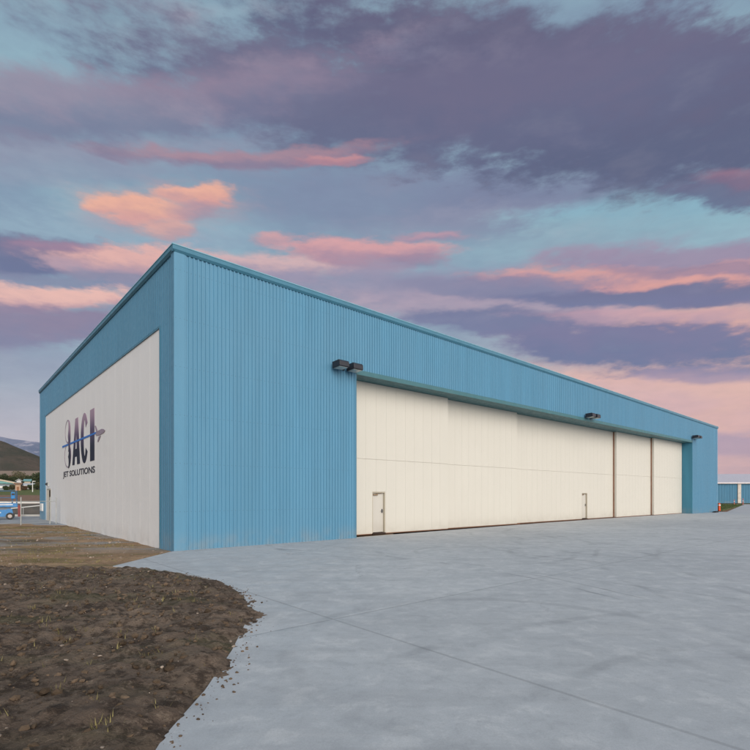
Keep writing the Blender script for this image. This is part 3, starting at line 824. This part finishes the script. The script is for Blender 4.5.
def P3(x, dist, y=None):           # point on the terrain along the viewing azimuth
    X = (x - CX) / F * dist
    return Vector((X, dist, height(X, dist)))
def zpx(y, dist): return CAM + (HY - y) / F * dist
def span(x0, x1, dist, th=math.radians(33)):
    """start point and width of a front turned by th whose right end stands at dist"""
    b = P3(x1, dist); k = (x0 - CX) / F; c, s_ = math.cos(th), math.sin(th)
    w = (b.x - k * b.y) / (c - k * s_); a = Vector((b.x - c * w, b.y - s_ * w, 0)); a.z = min(b.z, height(a.x, a.y))
    return a, w, th
def house(name, label, cat, x0, x1, dist, deep, y_eave, y_ridge, wallm, roofm, gable='x', wins=0, garage=False, group=None):
    a, w, th_ = span(x0, x1, dist); zb = a.z - .5
    e = empty(name, (a.x, a.y, zb), th_); tag(e, label, cat, group)
    ze, zr = zpx(y_eave, dist) - zb, zpx(y_ridge, dist) - zb
    m = MB(); m.box(0, w, 0, deep, 0, ze); wl = m.build('wall', wallm, e)
    m = MB(); ov = .35
    if gable == 'x':      # ridge runs along x
        m.prism([(-ov, -ov, ze), (-ov, deep / 2, zr), (-ov, deep + ov, ze), (-ov, deep + ov, ze + .15), (-ov, deep / 2, zr + .15), (-ov, -ov, ze + .15)], (w + 2 * ov, 0, 0))
    else:
        m.prism([(-ov, -ov, ze), (w / 2, -ov, zr), (w + ov, -ov, ze), (w + ov, -ov, ze + .15), (w / 2, -ov, zr + .15), (-ov, -ov, ze + .15)], (0, deep + 2 * ov, 0))
        g2 = MB(); g2.prism([(0, .01, ze), (w / 2, .01, zr - .05), (w, .01, ze)], (0, deep - .02, 0)); g2.build('gable', wallm, e)
    m.build('roof', roofm, e)
    for i in range(wins):
        cxw = w * (i + .5) / wins
        m = MB(); m.box(cxw - .55, cxw + .55, -.04, -.002, ze * .38, ze * .72); wn = m.build('window', plain('window_dark', (.04, .05, .06, 1), .15, .6), e)
        m = MB(); m.box(cxw - .65, cxw + .65, -.07, -.041, ze * .33, ze * .375); m.build('sill', WHITEP, wn)
    if garage:
        m = MB(); m.box(w * .3, w * .7, -.05, -.002, 0, ze * .7); m.build('door', plain('shed_door', (.25, .12, .06, 1), .7, .2), e)
    return e
TEAL = plain('teal_roof', (.14, .32, .32, 1), .5, .3); CRW = plain('cream_wall', (.50, .42, .33, 1), .8, .2); GRW = plain('blue_grey_wall', (.26, .30, .34, 1), .7, .2)
TANW = plain('tan_wall', (.42, .29, .21, 1), .8, .2); PALE = plain('pale_roof', (.42, .44, .46, 1), .6, .3); PWH = plain('off_white_wall', (.55, .55, .55, 1), .7, .2)
# warehouse with a curved teal roof
w0, w1, dw = -60, 17.5, 150.0
A_p, ww, thw = span(w0, w1, dw, math.radians(30)); wh_ = empty('warehouse', (A_p.x, A_p.y, A_p.z - .4), thw)
tag(wh_, 'long low warehouse with a curved teal roof and cream edge in front of the trees', 'warehouse')
zb = A_p.z - .4
ze, zr = zpx(483.6, dw) - zb, zpx(478, dw) - zb
m = MB(); m.box(0, ww, 0, 24, 0, ze); m.build('wall', GRW, wh_)
m = MB(); m.box(-.1, ww + .1, -.15, -.001, zpx(488, dw) - zb, zpx(486.3, dw) - zb); m.build('white_band', WHITEP, wh_)
arc = [(x_, ze + (zr - ze) * math.sin(PI * (.02 + .96 * i / 16))) for i, x_ in enumerate(np.linspace(-.6, ww + .6, 17))]
m = MB(); m.prism([(x_, -.5, z_) for x_, z_ in arc] + [(ww + .6, -.5, ze - .05), (-.6, -.5, ze - .05)], (0, 25, 0)); m.build('roof', TEAL, wh_)
m = MB(); m.prism([(x_, -.62, z_) for x_, z_ in arc] + [(x_, -.62, z_ - .45) for x_, z_ in reversed(arc)], (0, .11, 0)); m.build('fascia', CRW, wh_)
house('shed', 'small tan shed with brown door beside the teal roofed warehouse', 'shed', 15.2, 20.6, 140, 6, 484.2, 483.0, TANW, plain('shed_roof', (.25, .15, .1, 1), .8, .2), 'x', 0, True)
house('cottage', 'small off-white gabled house between the warehouse and the teal roofed house', 'house', 16.4, 21.2, 172, 8, 481.2, 479.2, PWH, PALE, 'y', 2)
house('cottage', 'small house with teal roof among dark trees', 'house', 24.2, 30.2, 175, 9, 481.4, 479.2, CRW, TEAL, 'x', 2)
house('long_shed', 'long low pale roofed shed behind the street lamp', 'shed', 23.5, 47, 160, 8, 485.8, 483.6, plain('shed_wall', (.16, .14, .13, 1), .8, .2), PALE, 'x', 6)

# street lamp by the road
sp = P3(32.6, 128); sl = empty('street_lamp', sp, 0); tag(sl, 'pale street lamp post standing on the green verge', 'street lamp')
hl = zpx(481.8, 128) - sp.z
m = MB(); m.tube((0, 0, 0), (0, 0, hl), .10, .06, n=10); m.build('pole', WHITEP, sl)
m = MB(); m.tube((0, 0, hl - .02), (.5, 0, hl + .1), .04); m.build('arm', WHITEP, sl)
m = MB(); m.box(.0, .7, -.16, .16, hl + .05, hl + .2); m.build('lamp_head', WHITEP, sl, bevel=.03)

def car(x, dist, col, label, van=False, rz=0):
    p = P3(x, dist); e = empty('parked_van' if van else 'parked_car', p, rz); tag(e, label, 'van' if van else 'car')
    pm = plain('vehicle_paint', col, .3, .5)
    prof = [(-2.3, .35), (2.3, .35), (2.3, .95), (1.5, 1.0), (.9, 1.85), (-2.2, 1.9), (-2.3, 1.6)] if van else [(-2.2, .3), (2.2, .3), (2.2, .75), (1.3, .9), (.6, 1.42), (-1.0, 1.42), (-1.7, .95), (-2.2, .9)]
    m = MB(); m.prism([(a, -.85, b) for a, b in prof], (0, 1.7, 0)); m.build('body', pm, e, bevel=.06)
    m = MB()
    wp = [(-1.9, 1.2), (.95, 1.2), (.65, 1.72), (-1.9, 1.72)] if van else [(-1.35, .95), (1.0, .95), (.5, 1.34), (-.9, 1.34)]
    m.prism([(a, -.86, b) for a, b in wp], (0, 1.72, 0)); m.build('window', plain('car_glass', (.02, .025, .03, 1), .1, .6), e)
    for wx in (-1.4, 1.4):
        for wy in (-.8, .62):
            w = MB(); w.tube((wx, wy, .32), (wx, wy + .2, .32), .32, n=16); w.build('wheel', DARK, e)
car(27.6, 150, (.72, .72, .72, 1), 'white car seen end-on, parked on the verge below the small houses', False, math.radians(118))
car(37.4, 150, (.03, .04, .05, 1), 'dark car parked near the street lamp by the blue wall corner', False, math.radians(100))

# ------------------------------------------------------------------ trees
BARK = plain('bark', (.09, .065, .045, 1), .9, .1)
def foliage_mat(name, c):
    m, t, b = base(name, .75, .15)
    oi = t.new('ShaderNodeNewGeometry')
    a = tuple(x * .6 for x in c) + (1,); bb = tuple(x * 1.5 for x in c) + (1,)
    t.l.new(t.mix(oi.outputs['Random Per Island'], a, bb), b.inputs['Base Color'])
    return m
FOL = [foliage_mat('dark_leaves', (.050, .065, .030)), foliage_mat('olive_leaves', (.10, .095, .05)), foliage_mat('brown_leaves', (.13, .085, .055))]
def tree(x, dist, h, r, kind, label, group='trees in the line behind the houses'):
    p = P3(x, dist); e = empty('broadleaf_tree' if h > 3.0 else 'bush', p, random.uniform(0, 6)); tag(e, label, 'tree' if h > 3.0 else 'bush', group)
    m = MB(); th = h * .45
    m.tube((0, 0, -.3), (0, 0, th), h * .03, h * .018, n=7)
    blobs = []
    for i in range(6):
        a = i * 2.4 + random.random(); rr = r * random.uniform(.35, .6); z = h * random.uniform(.42, .82)
        q = Vector((rr * math.cos(a), rr * math.sin(a), z)); m.tube((0, 0, th * random.uniform(.6, .98)), q, h * .012, h * .004, n=5)
        blobs.append((q, r * random.uniform(.38, .6)))
    blobs += [(Vector((0, 0, h * .72)), r * .62), (Vector((0, 0, h * .5)), r * .7)]
    m.build('trunk', BARK, e)
    V, Fc = [], []
    for c, br in blobs:
        for _ in range(230):
            d = Vector((random.gauss(0, 1), random.gauss(0, 1), random.gauss(0, 1))).normalized() * br * random.random() ** .4
            q = c + Vector((d.x, d.y, d.z * .85))
            s = random.uniform(.10, .26) * (r / 3) ** .5; n1 = Vector((random.uniform(-1, 1), random.uniform(-1, 1), random.uniform(-1, 1))).normalized(); n2 = n1.orthogonal().normalized()
            n2 = (Matrix.Rotation(random.uniform(0, 6), 3, n1) @ n2); n3 = n1.cross(n2); b0 = len(V)
            V += [q + n2 * s, q + n3 * s * .7, q - n2 * s, q - n3 * s * .7]; Fc.append((b0, b0+1, b0+2, b0+3))
    me = D.meshes.new('crown'); me.from_pydata([v[:] for v in V], [], Fc); me.update(); link('crown', me, FOL[kind], e)
    return e
tl = [(-14, 205, 8.5, 3.6, 0, 'dark rounded tree left of the warehouse roof'),
      (-4, 200, 8, 3.4, 1, 'olive tree partly cut off by the left edge behind the warehouse'),
      (4, 198, 7.2, 3.4, 0, 'dark green tree behind the left end of the teal warehouse roof'),
      (10, 206, 7.8, 3.2, 2, 'brownish tree behind the warehouse roof peak'),
      (15, 199, 6.0, 2.8, 0, 'low dark tree just right of the warehouse roof peak'),
      (20.5, 202, 9.2, 4.0, 1, 'tallest olive tree, behind the off-white gabled house'),
      (26, 207, 8.0, 3.0, 1, 'brown-green tree between the two small houses'),
      (30.5, 199, 6.6, 2.8, 0, 'dark tree right behind the small teal roofed house'),
      (36.5, 197, 8.8, 3.4, 0, 'big dark tree beside the blue wall corner'),
      (42, 203, 8.0, 3.4, 1, 'olive tree half hidden by the blue wall corner'),
      (50, 205, 8.0, 3.4, 0, 'dark tree hidden behind the hangar side')]
for t_ in tl[:-1]: tree(t_[0], t_[1], t_[2] * .72, t_[3] * .8, *t_[4:])
for b_ in [(19, 133, 2.3, 1.5, 0, 'small green bush in front of the tan shed'), (24.5, 131, 2.2, 1.4, 2, 'brown bush left of the white van'),
           (13, 136, 2.6, 1.7, 1, 'olive bush beside the tan shed'), (30.4, 134, 2.6, 1.4, 0, 'green bush behind the white van'),
           (35, 133, 3.0, 1.7, 0, 'larger green bush right of the street lamp'), (39.5, 136, 3.2, 1.8, 1, 'olive bush against the blue wall corner'), (6, 138, 2.0, 1.6, 0, 'low bush in front of the warehouse wall')]:
    tree(b_[0], b_[1] + 10, b_[2] * .62, b_[3] * .62, *b_[4:], group='bushes along the verge')

# ------------------------------------------------------------------ right: far hangar, grass strip, markers
fh = empty('far_hangar', (72, 112, 0), 0)
tag(fh, 'distant long blue hangar with a pale roof beyond the right end of the building', 'hangar')
zE, zR = zpx(483.0, 112), zpx(473.8, 112)
FB = painted_metal('far_blue_sheet', (.045, .18, .30, 1), .5, .1)
m = MB(); x_ = 0
while x_ < 70: m.box(x_, x_ + .5, 0, .1, -.05, zE); m.box(x_ + .5, x_ + .6, .03, .1, -.05, zE); x_ += .6
m.box(0, 70, .101, 26, -.05, zE - .02); m.build('wall', FB, fh)
m = MB(); m.prism([(-.6, -.5, zE - .15), (-.6, -.5, zE + .12), (-.6, 13, zR + .5), (-.6, 27, zE + .12), (-.6, 27, zE - .15)], (71.5, 0, 0)); m.build('roof', plain('pale_metal_roof', (.50, .49, .55, 1), .45, .4), fh)
m = MB(); m.box(-.6, 70.9, -.53, -.501, zE - .14, zE + .11); m.build('gutter', plain('gutter_pale', (.68, .63, .64, 1), .5, .3), fh)
xs_c = [(738.6 - CX) / F * 111.6 - 72 + i * 14.0 for i in range(5)]
for xc in [xs_c[0] - 14 * 0] + xs_c[1:]:
    m = MB(); m.box(xc, xc + .75, -.18, -.001, -.05, zE - .17); m.build('pilaster', plain('pilaster_cream', (.55, .50, .45, 1), .7, .2), fh)
# grass strip
GR = plain('grass_soil', (.10, .11, .05, 1), .95, .1, var=.4, scale=.8)
c0 = O + UD * 57.2
tri = [gnd(718, 511.2), gnd(731, 508.2), gnd(742.5, 505.3), gnd(742.5, 504.6), gnd(716, 504.4), Vector((c0.x - 6, c0.y + 12, 0))]
m = MB(); m.prism([(p.x, p.y, -.10) for p in tri], (0, 0, .115)); struct(m.build('grass_strip', GR))
TP = np.array([(p.x, p.y) for p in tri])
def reg_tri():
    while True:
        x, y = random.uniform(TP[:, 0].min(), TP[:, 0].max()), random.uniform(TP[:, 1].min(), TP[:, 1].max()); ins = False
        for i in range(len(TP)):
            a, b = TP[i], TP[(i+1) % len(TP)]
            if (a[1] > y) != (b[1] > y) and x < a[0] + (y - a[1]) / (b[1] - a[1]) * (b[0] - a[0]): ins = not ins
        if ins: return x, y
grass('strip_grass', 1500, reg_tri, .06, .22, GREENG, 'short green grass on the strip behind the far right corner', 8, lambda x, y: .015, .3)
def marker(px_, py_, h, r, mat, label, bands):
    p = gnd(px_, py_); e = empty('safety_marker', (p.x, p.y, .0), 0); tag(e, label, 'marker post', None)
    m = MB(); m.tube((0, 0, .05), (0, 0, h), r, r * .8, n=14); m.tube((0, 0, h), (0, 0, h + .04), r * .8, r * .3, n=14); m.build('post', mat, e)
    m = MB(); m.box(-r * 1.9, r * 1.9, -r * 1.9, r * 1.9, .0, .05); m.build('base', DARK, e, bevel=.01)
    for z in bands:
        m = MB(); m.tube((0, 0, z), (0, 0, z + .12), r * 1.02, r * 1.01, n=14); m.build('reflective_band', WHITEP, e)
marker(719.2, 511.2, .86, .13, ORANGE, 'bright orange marker post at the foot of the far right corner', (.62,))
marker(734.2, 505.1, 1.0, .07, LTRED, 'faded red marker post left of the far hangar pilaster', (.6,))
marker(742.9, 505.1, 1.15, .07, LTRED, 'faded red marker post right of the far hangar pilaster', (.7,))
pt = O + UD * 54.6 - VD * .3
wd = empty('wheel_chock', (pt.x, pt.y, 0), ANG); tag(wd, 'dark rubber wedge on the concrete at the far right pier', 'wedge')
m = MB(); m.prism([(-.55, 0, .001), (.55, 0, .001), (.35, 0, .14), (-.45, 0, .10)], (0, -.3, 0)); m.build('wedge', DARK, wd, bevel=.01)

# ------------------------------------------------------------------ sky
wd_ = D.worlds.new('World'); SC.world = wd_; wd_.use_nodes = True; wd_.cycles.sampling_method = 'NONE'
t = NT(wd_.node_tree); t.n.clear()
SUN_AZ, SUN_EL = math.radians(161), math.radians(25)    # azimuth clockwise from +Y: behind and to the right of the camera
tc = t.new('ShaderNodeTexCoord'); sep = t.new('ShaderNodeSeparateXYZ'); t.l.new(tc.outputs['Generated'], sep.inputs[0])
X, Y, Z = sep.outputs
AZ = t.math('ARCTAN2', X, Y); EL = t.math('ARCSINE', Z)
n1, c1 = t.noise(t.scalev(tc.outputs['Generated'], 1, 1, 2.6), 3.2, 4, .60)
n2, c2 = t.noise(t.scalev(tc.outputs['Generated'], 1, 1, 3.2), 11, 4, .60)
n3, _ = t.noise(t.scalev(tc.outputs['Generated'], 1, 1, 2.8), 9, 6, .64)
n4, _ = t.noise(t.scalev(tc.outputs['Generated'], 1, 1, 3.6), 26, 4, .62)
s1 = t.new('ShaderNodeSeparateColor'); t.l.new(c1, s1.inputs[0]); s2_ = t.new('ShaderNodeSeparateColor'); t.l.new(c2, s2_.inputs[0])
def warp(coord, a, b, ka, kb):
    return t.math('ADD', t.math('ADD', coord, t.math('MULTIPLY', t.math('SUBTRACT', a, .5), ka)), t.math('MULTIPLY', t.math('SUBTRACT', b, .5), kb))
WA = warp(AZ, s1.outputs[0], s2_.outputs[0], .10, .07)
WE = warp(EL, s1.outputs[1], s2_.outputs[1], .024, .030)
def ae(x, y):
    k = (x - CX) / F; az = math.atan(k); return az, math.atan((HY - y) / F * math.cos(az))
# base gradient: teal grey high up, pinker near the horizon, salmon low on the right
low = t.ramp(EL, .02, .42, 1, 0)
right = t.ramp(WA, -.15, .62)
hi = t.mix(t.ramp(n1, .3, .7), lin(126, 148, 172), lin(146, 180, 194))
lw = t.mix(right, lin(156, 160, 176), lin(218, 162, 158))
col = t.mix(low, hi, lw)
col = t.mix(t.math('MULTIPLY', t.ramp(EL, .03, .24, 1, 0), .9), col, t.mix(right, lin(204, 184, 192), lin(206, 160, 168)))
SLATE, MAUVE, PINK, SALM, ORG = lin(88, 92, 124), lin(128, 118, 150), lin(212, 152, 158), lin(226, 152, 146), lin(242, 168, 138)
NE = t.math('ADD', t.math('MULTIPLY', t.math('SUBTRACT', n3, .5), 1.75), t.math('MULTIPLY', t.math('SUBTRACT', n4, .5), .75))
def blob(x, y, rx, ry, ctop, cbot, alpha=1.0, soft=.55, rot=0.0, split=0.0):
    """one cloud: centre and size as an angular patch of sky, two tones"""
    global col
    a0, e0 = ae(x, y); a1, _ = ae(x + rx, y); am, _ = ae(x - rx, y); _, e1 = ae(x, y - ry); ra = (a1 - am) / 2; re = e1 - e0
    da = t.math('SUBTRACT', WA, a0); de = t.math('SUBTRACT', WE, e0)
    pa, pe = ae(x - 8, y + 8 * rot); qa, qe = ae(x + 8, y - 8 * rot)
    de = t.math('SUBTRACT', de, t.math('MULTIPLY', da, (qe - pe) / (qa - pa)))
    u = t.math('DIVIDE', da, ra); v = t.math('DIVIDE', de, re)
    r2 = t.math('SQRT', t.math('ADD', t.math('MULTIPLY', u, u), t.math('MULTIPLY', v, v)))
    r2 = t.math('ADD', r2, NE)
    soft = soft + .22; f = t.ramp(r2, 1.15 - soft * .5, 1.15 - soft * .5 + soft, alpha, 0)
    tone = t.ramp(t.math('ADD', v, t.math('MULTIPLY', t.math('SUBTRACT', n3, .5), 3.6)), split - .8, split + .7)
    col = t.mix(f, col, t.mix(tone, cbot, ctop))
R = lin
# generic broken cloud above and around, outside the framed patch too
gen = t.ramp(n1, .50, .66, 0, .75)
gmask = t.math('MAXIMUM', t.ramp(EL, .62, .80), t.ramp(Y, -.05, .25, 1, 0))
col = t.mix(t.math('MULTIPLY', gen, gmask), col, t.mix(t.ramp(n2, .35, .65), SLATE, R(172, 132, 150)))
blob(60, 160, 230, 20, R(150,142,164), R(140,145,168), .6, .9)
blob(90, 240, 150, 30, R(150,176,192), R(145,165,186), .6, 1.0)
blob(420, 200, 170, 34, R(122,130,160), R(120,128,158), .8, 1.0, .05)
blob(560, 205, 130, 34, R(118,122,154), R(124,128,158), .8, 1.0, .10)
blob(480, 228, 130, 18, R(140,140,165), R(132,150,172), .6, 1.0, .10)
blob(655, 215, 120, 22, R(132,176,194), R(138,178,192), .9, .7, .10)
blob(560, 252, 120, 20, R(140,168,184), R(146,164,182), .8, .8, .12)
blob(620, 110, 420, 80, R(96,90,120), R(84,88,120), 1, .5, -.02)
blob(420, 112, 300, 50, R(106,98,128), R(94,94,126), .95, .6)
blob(720, 194, 48, 12, R(100,96,128), R(92,96,130), .9, .6)
blob(738, 178, 34, 9, R(152,106,128), R(126,98,126), .8, .9)
blob(245, 158, 130, 7, R(176,128,140), R(138,114,140), .85, .9)
blob(330, 160, 34, 5, R(206,132,134), R(180,120,134), .9, .7)
blob(120, 110, 260, 28, R(150,128,150), R(112,112,142), .8, .8)
# low clouds
blob(240, 270, 170, 16, R(220,172,170), R(186,152,168), .95, .7)
blob(360, 252, 72, 12, R(220,152,152), R(178,134,152), 1, .5)
blob(418, 260, 24, 5, R(150,124,150), R(128,116,148), .55, 1.0)
blob(430, 237, 34, 4, R(196,142,156), R(160,135,160), .8, .9)
blob(272, 240, 16, 5, R(216,152,152), R(190,145,155), .85, .9)
blob(400, 290, 150, 20, R(146,138,165), R(134,132,160), .85, .8)
blob(14, 254, 100, 19, R(104,104,138), R(96,102,140), 1, .5, -.06)
blob(55, 248, 50, 8, R(170,124,146), R(130,112,142), .8, .8, -.08)
blob(135, 263, 72, 17, R(232,168,156), R(182,144,158), 1, .5, -.03)
blob(90, 282, 110, 8, R(126,128,156), R(126,128,158), .8, .8)
blob(56, 299, 66, 11, R(240,178,162), R(218,160,156), 1, .5)
blob(16, 308, 30, 5, R(236,170,160), R(200,150,158), .8, .8)
blob(50, 328, 170, 20, R(138,116,144), R(124,116,148), .95, .6)
blob(60, 366, 150, 12, R(142,148,170), R(150,152,172), .7, 1.0)
# orange puff
blob(157, 211, 66, 20, R(196,156,154), R(168,146,160), .55, 1.1)
blob(129, 203, 34, 9, ORG, R(228,156,140), 1, .7)
blob(102, 206, 16, 6, ORG, R(226,154,140), .9, .8)
blob(156, 213, 34, 9, ORG, R(222,150,140), .95, .7)
blob(166, 228, 22, 8, R(228,160,144), R(196,148,150), .85, .9)
blob(184, 193, 30, 6, R(240,164,138), R(214,150,142), .95, .7)
blob(208, 196, 18, 10, ORG, R(224,150,138), 1, .7)
blob(196, 210, 20, 7, R(176,138,152), R(170,138,154), .7, 1.0)
# right bank
blob(680, 320, 170, 44, R(204,158,160), R(216,162,160), .9, 1.0)
blob(500, 305, 150, 18, R(172,148,168), R(184,156,172), .8, .9)
blob(690, 262, 120, 17, R(158,136,162), R(152,128,158), .95, .7, .02)
blob(640, 283, 150, 13, R(222,150,142), R(168,124,150), 1, .6, .03)
blob(710, 272, 90, 6, R(142,120,150), R(150,122,150), .7, .8, .02)
blob(700, 287, 80, 7, R(230,152,138), R(200,140,144), .9, .7, .03)
blob(640, 299, 170, 9, R(104,104,142), R(104,108,148), .95, .6, .02)
blob(500, 288, 100, 8, R(128,124,156), R(128,124,156), .8, .8)
blob(725, 300, 60, 5, R(110,106,146), R(110,104,142), .8, .8, .02)
blob(700, 405, 190, 52, R(236,176,158), R(232,170,160), .95, 1.0)
blob(715, 324, 90, 13, R(232,168,150), R(224,160,152), .95, .8)
blob(498, 322, 84, 12, R(112,112,148), R(112,114,150), 1, .5)
blob(625, 347, 130, 21, R(116,108,146), R(98,104,144), 1, .45, -.02)
blob(640, 318, 100, 6, R(206,152,162), R(196,150,164), .7, .8)
blob(700, 374, 56, 7, R(140,124,158), R(158,132,162), .8, .9)
blob(730, 446, 80, 11, R(172,140,168), R(176,142,168), .8, 1.0)
blob(620, 400, 70, 14, R(224,172,170), R(222,168,168), .6, 1.0)
col = t.mix(t.ramp(n4, .35, .70, 0, .10), col, R(92,92,128))
col = t.mix(t.ramp(n3, .50, .28, 0, .05), col, R(225,205,205))
hs = t.new('ShaderNodeHueSaturation'); hs.inputs['Saturation'].default_value = .92; hs.inputs['Value'].default_value = .93; t.l.new(col, hs.inputs['Color']); col = hs.outputs[0]
# the western half, behind the camera, is the bright side of this dusk sky
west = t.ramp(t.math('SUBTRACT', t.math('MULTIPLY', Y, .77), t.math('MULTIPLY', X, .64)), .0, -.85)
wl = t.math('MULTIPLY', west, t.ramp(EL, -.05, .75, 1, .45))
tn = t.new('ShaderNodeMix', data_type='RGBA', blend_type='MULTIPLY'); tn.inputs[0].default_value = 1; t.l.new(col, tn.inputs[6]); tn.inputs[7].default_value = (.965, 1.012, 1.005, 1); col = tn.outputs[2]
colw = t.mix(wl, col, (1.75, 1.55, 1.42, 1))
below = t.ramp(Z, -.03, .0, 1, 0)
colw = t.mix(below, colw, (.16, .15, .15, 1))
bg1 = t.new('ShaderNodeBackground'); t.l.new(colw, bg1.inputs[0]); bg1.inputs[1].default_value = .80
sky = t.new('ShaderNodeTexSky', sky_type='NISHITA', sun_disc=False); sky.sun_elevation = SUN_EL; sky.sun_rotation = SUN_AZ
bg2 = t.new('ShaderNodeBackground'); t.l.new(sky.outputs[0], bg2.inputs[0]); bg2.inputs[1].default_value = .008
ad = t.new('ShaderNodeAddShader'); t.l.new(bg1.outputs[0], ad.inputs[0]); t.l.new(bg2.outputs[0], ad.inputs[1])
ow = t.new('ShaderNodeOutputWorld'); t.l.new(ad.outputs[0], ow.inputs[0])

sl = D.lights.new('sun', 'SUN'); sl.energy = 1.8; sl.angle = math.radians(45); sl.color = (1.0, .93, .84)
so = D.objects.new('sun', sl); COL.objects.link(so)
sd_ = Vector((math.sin(SUN_AZ) * math.cos(SUN_EL), math.cos(SUN_AZ) * math.cos(SUN_EL), math.sin(SUN_EL)))
so.rotation_euler = sd_.to_track_quat('Z', 'Y').to_euler(); so.location = (10, -20, 30)

# ------------------------------------------------------------------ haze
HAZE = True
if HAZE:
    m = MB(); m.box(-6300, 6300, -450, 4800, -6.5, 760)
    hm = D.materials.new('haze'); hm.use_nodes = True; ht = NT(hm.node_tree); ht.n.clear()
    pv = ht.new('ShaderNodeVolumePrincipled'); pv.inputs['Color'].default_value = (.62, .68, .86, 1); pv.inputs['Density'].default_value = 4.5e-5
    oo = ht.new('ShaderNodeOutputMaterial'); ht.l.new(pv.outputs[0], oo.inputs['Volume'])
    hz = m.build('haze', hm); tag(hz, 'thin bluish air softening the far mountains', 'haze', None, 'stuff')

# ------------------------------------------------------------------ camera
cam = D.cameras.new('camera'); co_ = D.objects.new('camera', cam); COL.objects.link(co_); SC.camera = co_
co_.location = (0, 0, CAM); co_.rotation_euler = (math.radians(90), 0, 0)
cam.sensor_width = 36; cam.lens = F / 750 * 36; cam.shift_y = (HY - 375) / 750; cam.clip_start = .05; cam.clip_end = 30000
SC.render.resolution_x = SC.render.resolution_y = 1024
vs_ = SC.view_settings; vs_.view_transform = 'Standard'; vs_.look = 'None'; vs_.gamma = 1; vs_.exposure = .40; vs_.use_curve_mapping = False
